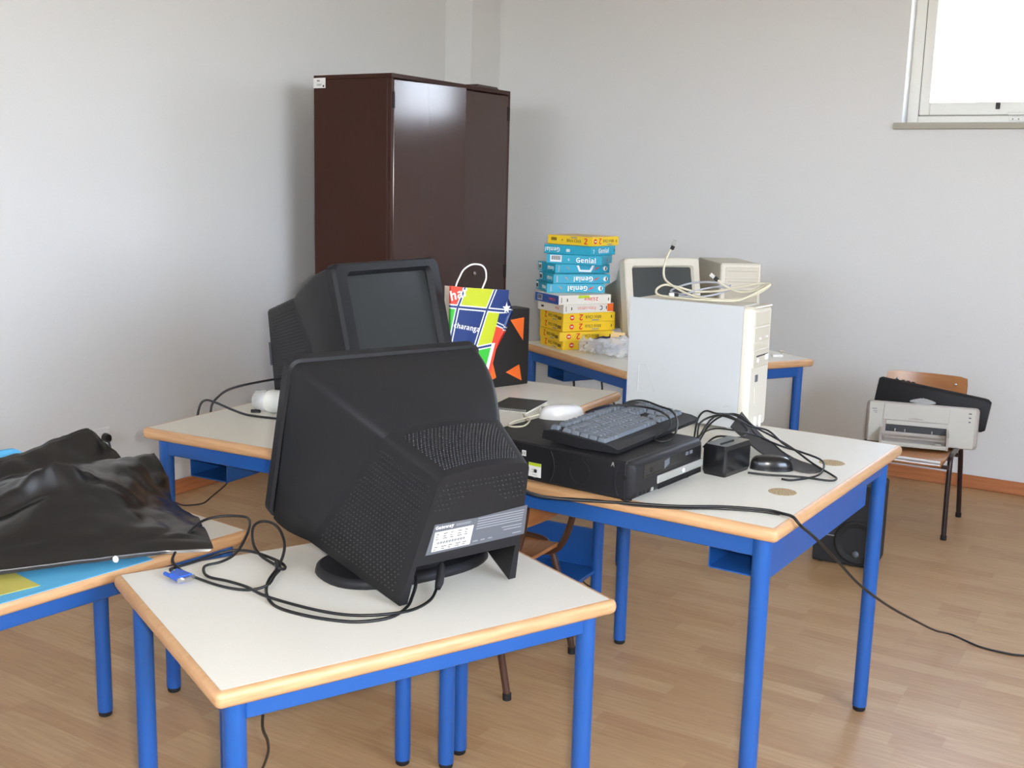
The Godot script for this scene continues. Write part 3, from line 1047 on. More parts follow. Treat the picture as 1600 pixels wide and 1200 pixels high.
func build_desktop_pc() -> void:
	var t := thing("desktop_computer", "flat black desktop computer lying on the right desk under the keyboard", "computer", Vector3(2.638, 0.76, 3.4803), -5.02)
	var H := 0.0849
	var hw := 0.1886
	var hd := 0.1611
	var Y := 0.008
	var st := begin()
	box(st, Vector3(-0.026, Y + H / 2, 0), Vector3(2 * hw + 0.026, H, 2 * hd), 0.004)
	var co := part(t, "case", st, M.black)
	st = begin()
	var rings := []
	for lv in [[0.0, 0.001], [0.010, 0.0005], [0.018, 0.005], [0.022, 0.012]]:
		var r := []
		for p in rrect(2 * hd - 2 * lv[1], H - 2 * lv[1], 0.010, 4):
			r.append(Vector3(hw - 0.018 + lv[0], Y + H / 2 + p.y, -p.x))
		rings.append(r)
	loft(st, rings, true, true, 0)
	var fo := part(t, "front_panel", st, M.black)
	var fx := hw + 0.0035
	st = begin(); box(st, Vector3(fx, Y + 0.058, -0.012), Vector3(0.003, 0.030, 0.262), 0.001)
	var cd := part(fo, "optical_drive", st, M.black_gloss)
	st = begin(); box(st, Vector3(fx + 0.0015, Y + 0.047, -0.012), Vector3(0.001, 0.0012, 0.24)); part(cd, "tray_gap", st, M.hole_dark)
	st = begin()
	for z in [-0.075, -0.095]: box(st, Vector3(fx + 0.0015, Y + 0.064, z), Vector3(0.003, 0.008, 0.013), 0.001)
	part(cd, "button", st, M.grey_label)
	st = begin(); prism(st, [Vector2(-0.004, -0.012), Vector2(0.018, -0.004), Vector2(0.018, 0.010), Vector2(-0.004, 0.006)], 0.0008, Transform3D(Basis(Vector3.UP, PI / 2), Vector3(fx + 0.0015, Y + 0.060, 0.025))); part(cd, "disc_mark", st, M.grey_label)
	st = begin(); rod(st, Vector3(fx, Y + 0.057, 0.085), Vector3(fx + 0.002, Y + 0.057, 0.085), 0.006, 16); part(cd, "sensor", st, M.black_dull)
	st = begin(); box(st, Vector3(fx, Y + 0.028, -0.050), Vector3(0.006, 0.018, 0.214), 0.002); part(fo, "silver_bar", st, M.silver)
	st = begin(); rod(st, Vector3(fx + 0.003, Y + 0.028, -0.060), Vector3(fx + 0.0042, Y + 0.028, -0.060), 0.005, 16); part(fo, "maker_badge", st, M.white)
	st = begin()
	for k in 34: box(st, Vector3(fx, Y + 0.0115, -0.150 + k * 0.006), Vector3(0.003, 0.012, 0.0022))
	part(fo, "air_slots", st, M.hole_dark)
	for z in [0.078, 0.094]:
		st = begin(); box(st, Vector3(fx, Y + 0.012, z), Vector3(0.004, 0.008, 0.010), 0.0008); part(fo, "port", st, M.silver if z < 0.09 else M.hole_dark)
	for z in [0.112, 0.128]:
		st = begin(); rod(st, Vector3(fx - 0.001, Y + 0.013, z), Vector3(fx + 0.002, Y + 0.013, z), 0.004, 12); part(fo, "audio_socket", st, M.hole_dark)
	# flank: round recess, two curved ribs, stickers
	var z1 := hd + 0.0003
	st = begin()
	var ring := []
	for k in 33: ring.append(Vector3(0.058 + 0.026 * cos(TAU * k / 32), Y + 0.042 + 0.026 * sin(TAU * k / 32), z1))
	tube(st, ring, 0.0009, 6)
	part(co, "round_rib", st, M.black)
	st = begin()
	for c in [[0.148, -0.008], [-0.010, 0.010]]:
		var arc := []
		for k in 9:
			var v := float(k) / 8
			arc.append(Vector3(c[0] + c[1] * pow(v * 2 - 1, 2) * -1.0, Y + 0.008 + v * 0.068, z1))
		tube(st, arc, 0.0012, 6)
	part(co, "curved_rib", st, M.black)
	st = begin(); rod(st, Vector3(0.171, Y + 0.050, z1 - 0.001), Vector3(0.171, Y + 0.050, z1 + 0.001), 0.006, 14); part(co, "lock_hole", st, M.hole_dark)
	st = begin(); prism(st, [Vector2(-0.004, -0.005), Vector2(-0.001, 0.005), Vector2(0.002, 0.005), Vector2(0.004, -0.005), Vector2(0.0, 0.0)], 0.0006, Transform3D(Basis.IDENTITY, Vector3(0.141, Y + 0.074, z1))); part(co, "small_emblem", st, M.silver)
	st = begin(); box(st, Vector3(-0.093, Y + 0.060, z1 + 0.0004), Vector3(0.011, 0.013, 0.0008))
	var ce := part(co, "conformity_sticker", st, M.white)
	words(ce, "lettering", "CE", 0.006, M.print_black, Transform3D(Basis.IDENTITY, Vector3(-0.093, Y + 0.060, z1 + 0.0011)))
	st = begin(); box(st, Vector3(-0.062, Y + 0.026, z1 + 0.0004), Vector3(0.034, 0.032, 0.0008))
	var ls := part(co, "licence_sticker", st, M.white)
	st = begin(); box(st, Vector3(-0.062, Y + 0.0385, z1 + 0.001), Vector3(0.034, 0.007, 0.0004)); part(ls, "green_band", st, M.lime_sticker)
	st = begin(); rod(st, Vector3(-0.060, Y + 0.024, z1 + 0.0006), Vector3(-0.060, Y + 0.024, z1 + 0.0012), 0.0045, 12); part(ls, "dark_seal", st, M.print_black)
	st = begin()
	for k in 4: box(st, Vector3(-0.062, Y + 0.015 - k * 0.0001 + (k - 1) * 0.006, z1 + 0.001), Vector3(0.008 + 0.003 * k, 0.001, 0.0004))
	part(ls, "sticker_print", st, M.grey_print)
	for x in [-0.18, 0.16]:
		for z in [-0.13, 0.13]:
			st = begin(); rod(st, Vector3(x, 0, z), Vector3(x, Y + 0.001, z), 0.012, 14); part(t, "foot", st, M.rubber)

func build_keyboard() -> void:
	var base := 0.8532
	var t := thing("keyboard", "black computer keyboard with grey keys lying on the flat desktop computer", "keyboard", Vector3(2.667, base, 3.402), 88.5)
	var L := 0.43
	var D := 0.195
	# wedge-shaped body: local z towards the typist
	var st := begin()
	var prof := [Vector2(-D / 2, 0.010), Vector2(-D / 2 + 0.004, 0.030), Vector2(-D / 2 + 0.03, 0.032), Vector2(D / 2 - 0.02, 0.018), Vector2(D / 2, 0.012), Vector2(D / 2 - 0.002, 0.003), Vector2(0, 0.001)]
	var rings := []
	for e in [[-L / 2, 0.006], [-L / 2 + 0.008, 0.0], [L / 2 - 0.008, 0.0], [L / 2, 0.006]]:
		var r := []
		for p in prof:
			var q: Vector2 = p * (1.0 - e[1] * 3)
			r.append(Vector3(e[0], q.y + e[1] * 0.2, -q.x if false else q.x))
		r.reverse()
		rings.append(r)
	loft(st, rings, true, true, -1)
	var bo := part(t, "body", st, M.black)
	var slope := atan2(0.014, D - 0.05)
	var X := Transform3D(Basis(Vector3.RIGHT, slope), Vector3(0, 0.0255, 0))
	var shapes := {}
	var rowsz := [-0.072, -0.041, -0.0185, 0.004, 0.0265, 0.049]
	var kw := 0.0178
	for r in 6:
		var xs := []
		var z: float = rowsz[r]
		var x := -L / 2 + 0.012
		var seq := []
		match r:
			0: seq = [1, -1, 1, 1, 1, 1, -0.5, 1, 1, 1, 1, -0.5, 1, 1, 1, 1, -0.3, 1, 1, 1]
			1: seq = [1, 1, 1, 1, 1, 1, 1, 1, 1, 1, 1, 1, 1, 2, -0.3, 1, 1, 1, -0.3, 1, 1, 1, 1]
			2: seq = [1.5, 1, 1, 1, 1, 1, 1, 1, 1, 1, 1, 1, 1, 1.5, -0.3, 1, 1, 1, -0.3, 1, 1, 1, 1]
			3: seq = [1.75, 1, 1, 1, 1, 1, 1, 1, 1, 1, 1, 1, 1, 1.25, -3.6, 1, 1, 1, 1]
			4: seq = [1.25, 1, 1, 1, 1, 1, 1, 1, 1, 1, 1, 1, 2.75, -1.3, 1, -1.3, 1, 1, 1, 1]
			5: seq = [1.5, 1, 1.25, 6, 1.25, 1, 1, 1.5, -0.8, 1, 1, 1, -0.3, 2, 1, 1]
		for s in seq:
			var wd: float = absf(s) * kw
			if s > 0:
				var key := "%.2f" % s
				if not shapes.has(key):
					var ks := begin()
					var lw: float = wd - 0.0014
					loft(ks, [key_ring(lw, 0.0205, -0.004), key_ring(lw, 0.0205, 0.0025), key_ring(lw - 0.0045, 0.0160, 0.0085)], false, true, -1)
					shapes[key] = done(ks)
				put(bo, "key", shapes[key], M.key, X * Transform3D(Basis.IDENTITY, Vector3(x + wd / 2, 0, z)))
			x += wd
	# its own lead, thrown over the keys
	var lead := begin()
	tube(lead, smooth_path([Vector3(2.583,0.884,3.240), Vector3(2.600,0.893,3.224), Vector3(2.630,0.896,3.214), Vector3(2.690,0.896,3.253), Vector3(2.737,0.895,3.285), Vector3(2.779,0.888,3.350), Vector3(2.803,0.875,3.410), Vector3(2.803,0.862,3.436), Vector3(2.783,0.857,3.452), Vector3(2.765,0.862,3.440), Vector3(2.780,0.880,3.400), Vector3(2.765,0.893,3.362), Vector3(2.717,0.898,3.316), Vector3(2.662,0.900,3.305), Vector3(2.600,0.899,3.330), Vector3(2.580,0.897,3.378), Vector3(2.574,0.893,3.420)], 5), 0.0026, 8)
	var mi := part(self, "keyboard_lead", lead, M.cable)
	mi.name = "keyboard_lead"
	tag(mi, "thin black keyboard lead looped over the grey keys", "cable")

func key_ring(w: float, d: float, y: float) -> Array:
	var r := []
	for p in rrect(w, d, 0.0015, 1): r.append(Vector3(p.x, y, -p.y))
	return r

func mouse_shape(st: SurfaceTool, L: float, W: float, H: float) -> void:   # nose towards +x
	var rings := []
	for k in 9:
		var v := float(k) / 8
		var y: float = H * sin(v * PI / 2)
		var s := sqrt(maxf(0, 1 - pow(v, 2.0)))
		if k == 0: y = 0.0
		var ring := []
		for j in 28:
			var a := -TAU * j / 28
			var ca := cos(a)
			var sa := sin(a)
			var wid := W / 2 * (0.92 + 0.08 * ca)
			ring.append(Vector3(L / 2 * signf(ca) * pow(absf(ca), 0.95) * lerpf(s, 1, 0.08 if k < 8 else 0.02) - 0.06 * L * v * v, y, wid * signf(sa) * pow(absf(sa), 0.95) * lerpf(s, 1, 0.03)))
		rings.append(ring)
	loft(st, rings, true, true, 0)

func build_table3_things() -> void:
	var T := 0.76
	# white mouse on the desktop computer
	var m := thing("computer_mouse", "white computer mouse resting on the flat black desktop computer", "mouse", Vector3(2.470, 0.853, 3.352), 212)
	var st := begin(); mouse_shape(st, 0.115, 0.062, 0.034); part(m, "body", st, M.white_gloss)
	st = begin(); box(st, Vector3(0.045, 0.026, 0), Vector3(0.012, 0.006, 0.004), 0.001); part(m, "wheel", st, M.grey_label)
	cable(m, "cord", to_local_pts(m, [Vector3(2.424,0.862,3.385), Vector3(2.412,0.858,3.42), Vector3(2.405,0.8565,3.475), Vector3(2.415,0.8565,3.515), Vector3(2.435,0.8565,3.525), Vector3(2.45,0.8565,3.50), Vector3(2.43,0.857,3.44), Vector3(2.40,0.857,3.41), Vector3(2.37,0.852,3.37), Vector3(2.31,0.80,3.24), Vector3(2.22,0.766,3.03), Vector3(2.15,0.7655,2.90), Vector3(2.145,0.7655,2.84)]), 0.0024, M.cream_cord)
	# power adaptor
	var a := thing("power_adapter", "chunky black power adaptor block beside the flat desktop computer", "adapter", Vector3(2.872, T, 3.255), -9)
	st = begin(); loft(st, [box_ring(0.058, 0.115, 0.0), box_ring(0.064, 0.120, 0.010), box_ring(0.064, 0.120, 0.064), box_ring(0.058, 0.114, 0.074)], true, true, -1); part(a, "body", st, M.black_gloss)
	st = begin(); box(st, Vector3(0.004, 0.0745, 0.010), Vector3(0.005, 0.003, 0.06), 0.001); part(a, "ridge", st, M.black_dull)
	# black mouse
	m = thing("computer_mouse", "glossy black computer mouse next to the power adaptor block", "mouse", Vector3(2.955, T, 3.168), 28)
	st = begin(); mouse_shape(st, 0.105, 0.058, 0.034); part(m, "body", st, M.black_gloss)
	st = begin(); box(st, Vector3(0.040, 0.026, 0), Vector3(0.012, 0.006, 0.005), 0.001); part(m, "wheel", st, M.black_dull)
	# bent mouse pad
	var pad := thing("mouse_pad", "dark grey mouse pad bent up against the white tower", "mouse pad", Vector3(2.93, T, 3.05))
	var rows := []
	var A := [Vector3(2.775, 0.835, 2.895), Vector3(2.830, 0.812, 2.950), Vector3(2.896, 0.790, 3.010), Vector3(2.975, 0.769, 3.055), Vector3(3.040, 0.765, 3.085), Vector3(3.066, 0.765, 3.105)]
	var B := [Vector3(2.790, 0.818, 3.015), Vector3(2.850, 0.803, 3.070), Vector3(2.905, 0.788, 3.115), Vector3(2.965, 0.774, 3.140), Vector3(3.030, 0.765, 3.158), Vector3(3.058, 0.765, 3.142)]
	var As := smooth_path(A, 3)
	var Bs := smooth_path(B, 3)
	for i in As.size():
		var row := []
		for j in 5: row.append(As[i].lerp(Bs[i], j / 4.0) - pad.position)
		rows.append(row)
	st = begin(); sheet(st, rows, 0.004); part(pad, "sheet", st, M.fabric_dark)
	# loose black leads
	var B0 := [[Vector3(2.702,0.775,3.045),Vector3(2.709,0.830,3.043),Vector3(2.711,0.845,2.998),Vector3(2.748,0.845,3.010),Vector3(2.790,0.840,2.979),Vector3(2.855,0.822,3.009),Vector3(2.898,0.805,3.006),Vector3(2.960,0.790,3.037),Vector3(3.037,0.774,3.105),Vector3(3.096,0.764,3.147),Vector3(3.115,0.764,3.176),Vector3(3.105,0.764,3.205),Vector3(3.039,0.764,3.212),Vector3(2.971,0.764,3.241),Vector3(2.925,0.764,3.250)],
		[Vector3(2.754,0.775,3.170),Vector3(2.740,0.820,3.031),Vector3(2.762,0.836,2.950),Vector3(2.815,0.832,2.971),Vector3(2.866,0.812,3.039),Vector3(2.935,0.798,3.065),Vector3(2.988,0.785,3.049),Vector3(3.053,0.776,3.077),Vector3(3.070,0.764,3.165),Vector3(3.036,0.764,3.250),Vector3(3.010,0.764,3.258)],
		[Vector3(2.690,0.765,3.037),Vector3(2.753,0.812,3.061),Vector3(2.832,0.830,3.111),Vector3(2.872,0.818,3.079),Vector3(2.903,0.802,3.046),Vector3(2.957,0.790,3.097),Vector3(2.976,0.780,3.098)],
		[Vector3(2.716,0.766,3.055),Vector3(2.713,0.820,3.031),Vector3(2.762,0.842,3.000),Vector3(2.832,0.838,3.045),Vector3(2.852,0.830,3.040),Vector3(2.880,0.812,2.981),Vector3(2.937,0.798,3.037),Vector3(2.975,0.790,3.059)],
		[Vector3(2.711,0.768,3.055),Vector3(2.746,0.838,3.024),Vector3(2.816,0.842,3.048),Vector3(2.842,0.815,3.030),Vector3(2.850,0.812,3.105),Vector3(2.778,0.800,3.080),Vector3(2.745,0.768,3.086)]]
	var lab := ["black lead whose loop reaches nearest the right edge of the desk", "black lead crossing over the bent mouse pad and hanging round its tip", "thin black lead running along the back of the power adaptor block", "black lead arched highest in the tangle behind the keyboard", "short black lead coiled in the tangle beside the keyboard's far end"]
	for k in 5:
		var c := cable(self, "loose_lead", B0[k], 0.0026 if k != 2 else 0.002, M.cable, 5)
		tag(c, lab[k], "cable", "tangled black leads")
	# a plug lying in the tangle
	var pl := thing("plug", "black plug with two pale pins lying in the tangle of leads", "plug", Vector3(2.775, T, 3.105), 35)
	st = begin(); loft(st, [ring3(0.014, 0.012, 0.004, -0.02, 0, 0.007), ring3(0.026, 0.014, 0.005, 0.0, 0, 0.008), ring3(0.028, 0.014, 0.005, 0.02, 0, 0.008)]); part(pl, "body", st, M.black_dull)
	for x in [-0.008, 0.008]:
		st = begin(); rod(st, Vector3(x, 0.008, 0.02), Vector3(x, 0.008, 0.036), 0.0022, 8); part(pl, "pin", st, M.chrome)
	# long lead across the desk and down to the floor
	var c2 := cable(self, "power_lead", [Vector3(2.57,0.80,3.77),Vector3(2.60,0.79,3.765),Vector3(2.630,0.772,3.745),Vector3(2.685,0.765,3.712),Vector3(2.744,0.763,3.680),Vector3(2.805,0.763,3.652),Vector3(2.900,0.763,3.610),Vector3(2.980,0.763,3.555),Vector3(3.061,0.763,3.524),Vector3(3.100,0.7635,3.529),Vector3(3.128,0.765,3.545),Vector3(3.145,0.750,3.545),Vector3(3.155,0.700,3.458),Vector3(3.170,0.610,3.315),Vector3(3.185,0.506,3.147),Vector3(3.200,0.368,2.874),Vector3(3.210,0.225,2.557),Vector3(3.218,0.095,2.26),Vector3(3.240,0.020,2.07),Vector3(3.326,0.0035,2.078),Vector3(3.403,0.0035,2.084),Vector3(3.457,0.0035,2.070),Vector3(3.60,0.0035,2.00),Vector3(3.85,0.0035,1.96)], 0.0034, M.cable)
	tag(c2, "long black power lead running over the desk edge down to the floor", "cable")
	var c3 := cable(self, "signal_lead", [Vector3(2.56,0.80,3.785),Vector3(2.61,0.785,3.765),Vector3(2.65,0.770,3.735),Vector3(2.69,0.765,3.700),Vector3(2.744,0.7625,3.668),Vector3(2.815,0.7625,3.662),Vector3(2.900,0.7625,3.628),Vector3(2.975,0.7625,3.578),Vector3(3.05,0.7625,3.545),Vector3(3.098,0.7625,3.538)], 0.0018, M.cable)
	tag(c3, "thin black lead lying beside the long power lead on the desk", "cable")

func box_ring(w: float, d: float, y: float) -> Array:
	var r := []
	for p in rrect(w, d, 0.006, 2): r.append(Vector3(p.x, y, -p.y))
	return r

func to_local_pts(n: Node3D, pts: Array) -> Array:
	var inv := n.transform.affine_inverse()
	var out := []
	for p in pts: out.append(inv * p)
	return out

func build_network_cables() -> void:
	var c := thing("network_cable", "cream network cable coiled on the white tower, one plug sticking up", "cable", Vector3(2.58, 1.112, 2.72))
	cable(c, "cord", to_local_pts(c, [Vector3(2.471,1.250,2.720),Vector3(2.462,1.240,2.720),Vector3(2.450,1.201,2.720),Vector3(2.450,1.173,2.720),Vector3(2.461,1.155,2.720),Vector3(2.498,1.137,2.725),Vector3(2.539,1.124,2.735),Vector3(2.589,1.118,2.745),Vector3(2.657,1.118,2.745),Vector3(2.705,1.125,2.730),Vector3(2.745,1.145,2.715),Vector3(2.766,1.165,2.705),Vector3(2.752,1.168,2.695),Vector3(2.722,1.164,2.695),Vector3(2.666,1.151,2.695),Vector3(2.609,1.136,2.695),Vector3(2.541,1.130,2.695),Vector3(2.490,1.140,2.705),Vector3(2.459,1.146,2.73),Vector3(2.446,1.135,2.755),Vector3(2.452,1.121,2.765),Vector3(2.489,1.1165,2.775),Vector3(2.559,1.1165,2.782),Vector3(2.627,1.1165,2.775),Vector3(2.693,1.120,2.755),Vector3(2.738,1.143,2.735),Vector3(2.768,1.166,2.715),Vector3(2.745,1.160,2.69),Vector3(2.705,1.142,2.685),Vector3(2.667,1.139,2.69),Vector3(2.627,1.156,2.70),Vector3(2.610,1.168,2.70)]), 0.0034, M.cream_cord, 5)
	net_plug(c, Vector3(2.471, 1.250, 2.720) - c.position, Vector3(2.479, 1.268, 2.722) - c.position)
	net_plug(c, Vector3(2.610, 1.168, 2.70) - c.position, Vector3(2.592, 1.180, 2.702) - c.position)
	var g := thing("network_cable", "grey network cable lying in loops under the cream one", "cable", Vector3(2.58, 1.112, 2.70))
	cable(g, "cord", to_local_pts(g, [Vector3(2.639,1.150,2.672),Vector3(2.600,1.158,2.675),Vector3(2.551,1.157,2.678),Vector3(2.501,1.146,2.685),Vector3(2.465,1.126,2.700),Vector3(2.512,1.122,2.715),Vector3(2.561,1.138,2.68),Vector3(2.610,1.147,2.67),Vector3(2.632,1.138,2.68),Vector3(2.582,1.120,2.70),Vector3(2.533,1.1165,2.715),Vector3(2.50,1.1165,2.725)]), 0.003, M.grey_cord, 5)
	net_plug(g, Vector3(2.50, 1.1185, 2.725) - g.position, Vector3(2.484, 1.119, 2.738) - g.position)

func net_plug(parent: Node3D, a: Vector3, b: Vector3) -> void:
	var d := (b - a).normalized()
	var u := d.cross(Vector3(0.3, 0.2, 1)).normalized()
	var X := Transform3D(Basis(u, d.cross(u), d), a)
	var st := begin(); box(st, Vector3(0, 0, 0.006), Vector3(0.011, 0.009, 0.014), 0.002, X)
	part(parent, "boot", st, M.rubber)
	st = begin(); box(st, Vector3(0, 0, 0.020), Vector3(0.0115, 0.008, 0.016), 0.001, X); box(st, Vector3(0, 0.0045, 0.018), Vector3(0.006, 0.001, 0.012), 0.0, X)
	part(parent, "plug", st, M.silver)

# ------------------------------------------------------------------ front desk
func build_front_desk_things() -> void:
	crt_black("black tube monitor seen from behind on the nearest desk, dotted with vents", Vector3(2.31, 0.8982, 3.885), 0.6252, 1.2043, 0.2946, M.vent_hole)
	var c := thing("monitor_cable", "thick black monitor cable with a blue plug, looped on the nearest desk", "cable", Vector3(2.3, 0.6252, 4.15))
	cable(c, "cord", to_local_pts(c, [Vector3(2.520,0.700,4.04),Vector3(2.540,0.672,4.055),Vector3(2.555,0.655,4.072),Vector3(2.561,0.640,4.090),Vector3(2.573,0.630,4.124),Vector3(2.577,0.6282,4.180),Vector3(2.542,0.6282,4.231),Vector3(2.486,0.6282,4.255),Vector3(2.430,0.6282,4.265),Vector3(2.376,0.6282,4.264),Vector3(2.335,0.6282,4.246),Vector3(2.292,0.6282,4.210),Vector3(2.266,0.634,4.174),Vector3(2.234,0.634,4.118),Vector3(2.201,0.640,4.065),Vector3(2.172,0.653,4.030),Vector3(2.134,0.668,4.004),Vector3(2.096,0.673,3.989),Vector3(2.071,0.673,3.996),Vector3(2.070,0.668,4.017),Vector3(2.090,0.658,4.043),Vector3(2.131,0.648,4.078),Vector3(2.166,0.638,4.092),Vector3(2.204,0.633,4.100),Vector3(2.236,0.6285,4.105),Vector3(2.23,0.6282,4.09),Vector3(2.204,0.631,4.080),Vector3(2.160,0.634,4.076),Vector3(2.119,0.636,4.078),Vector3(2.087,0.637,4.098),Vector3(2.066,0.632,4.131),Vector3(2.060,0.630,4.179),Vector3(2.058,0.631,4.223),Vector3(2.068,0.636,4.252),Vector3(2.085,0.637,4.262)]), 0.0032, M.cable, 5)
	# D-shaped plug
	var X := Transform3D(Basis(Vector3(0, 1, 0), Vector3(-0.17, 0, 0.985), Vector3(0.985, 0, 0.17)), Vector3(2.088, 0.636, 4.263) - c.position)
	var st := begin()
	loft(st, [xf(ring3(0.010, 0.012, 0.004, 0.0), X), xf(ring3(0.014, 0.030, 0.004, 0.012), X), xf(ring3(0.015, 0.032, 0.004, 0.045), X)], true, true, -1)
	var pb := part(c, "plug_body", st, M.vga_blue)
	st = begin(); loft(st, [xf(ring3(0.010, 0.038, 0.002, 0.045), X), xf(ring3(0.010, 0.038, 0.002, 0.049), X)], true, true, -1); loft(st, [xf(ring3(0.008, 0.019, 0.003, 0.049), X), xf(ring3(0.008, 0.018, 0.003, 0.057), X)], true, true, -1); part(pb, "metal_shell", st, M.chrome)
	st = begin()
	for s in [-0.0135, 0.0135]:
		rod(st, X * Vector3(0, s, -0.008), X * Vector3(0, s, 0.010), 0.0042, 10)
	part(pb, "thumbscrew", st, M.vga_blue)
	var k := thing("mains_cable", "black power cord with ferrite bead leading from the rear of the nearest monitor", "cable", Vector3(2.35, 0.6252, 4.15))
	cable(k, "cord", to_local_pts(k, [Vector3(2.545,0.705,3.965),Vector3(2.555,0.680,3.985),Vector3(2.568,0.650,4.008),Vector3(2.574,0.636,4.030),Vector3(2.589,0.630,4.072),Vector3(2.588,0.6282,4.126),Vector3(2.567,0.6335,4.186),Vector3(2.519,0.6335,4.224),Vector3(2.458,0.6335,4.241),Vector3(2.382,0.6335,4.246),Vector3(2.316,0.6345,4.245),Vector3(2.256,0.632,4.227),Vector3(2.200,0.631,4.224),Vector3(2.154,0.630,4.227),Vector3(2.122,0.630,4.213),Vector3(2.101,0.632,4.188),Vector3(2.113,0.634,4.157),Vector3(2.111,0.638,4.118),Vector3(2.101,0.653,4.081),Vector3(2.086,0.673,4.048),Vector3(2.051,0.678,4.013),Vector3(2.021,0.678,4.005),Vector3(1.984,0.678,4.032),Vector3(1.966,0.673,4.073),Vector3(1.982,0.658,4.133),Vector3(2.010,0.642,4.188),Vector3(2.039,0.636,4.220),Vector3(2.089,0.633,4.240),Vector3(2.151,0.632,4.250),Vector3(2.214,0.629,4.247),Vector3(2.264,0.6282,4.230),Vector3(2.285,0.633,4.200),Vector3(2.272,0.640,4.165),Vector3(2.24,0.630,4.118),Vector3(2.225,0.6282,4.10)]), 0.003, M.cable, 5)
	st = begin()
	var d := to_local_pts(k, [Vector3(2.558,0.672,3.990), Vector3(2.563,0.664,3.998), Vector3(2.572,0.645,4.017), Vector3(2.576,0.638,4.028)])
	tube(st, d, [0.006, 0.0085, 0.0085, 0.006], 12)
	part(k, "ferrite_bead", st, M.black_dull)
	st = begin()
	tube(st, to_local_pts(k, [Vector3(2.205,0.6335,4.088), Vector3(2.212,0.6335,4.094), Vector3(2.232,0.6335,4.112), Vector3(2.240,0.6335,4.120)]), [0.0045, 0.0065, 0.0065, 0.0045], 10)
	part(k, "bead_sleeve", st, M.black_dull)
	var h := cable(self, "hanging_lead", [Vector3(2.10,0.56,4.22),Vector3(2.20,0.555,4.235),Vector3(2.300,0.52,4.24),Vector3(2.345,0.46,4.272),Vector3(2.335,0.38,4.27),Vector3(2.282,0.300,4.202),Vector3(2.192,0.200,4.111),Vector3(2.058,0.060,4.002),Vector3(2.00,0.0035,3.99),Vector3(1.92,0.0035,4.03)], 0.0032, M.cable)
	tag(h, "black lead hanging down to the floor under the nearest desk", "cable")

func xf(ring: Array, x: Transform3D) -> Array:
	var out := []
	for p in ring: out.append(x * p)
	return out

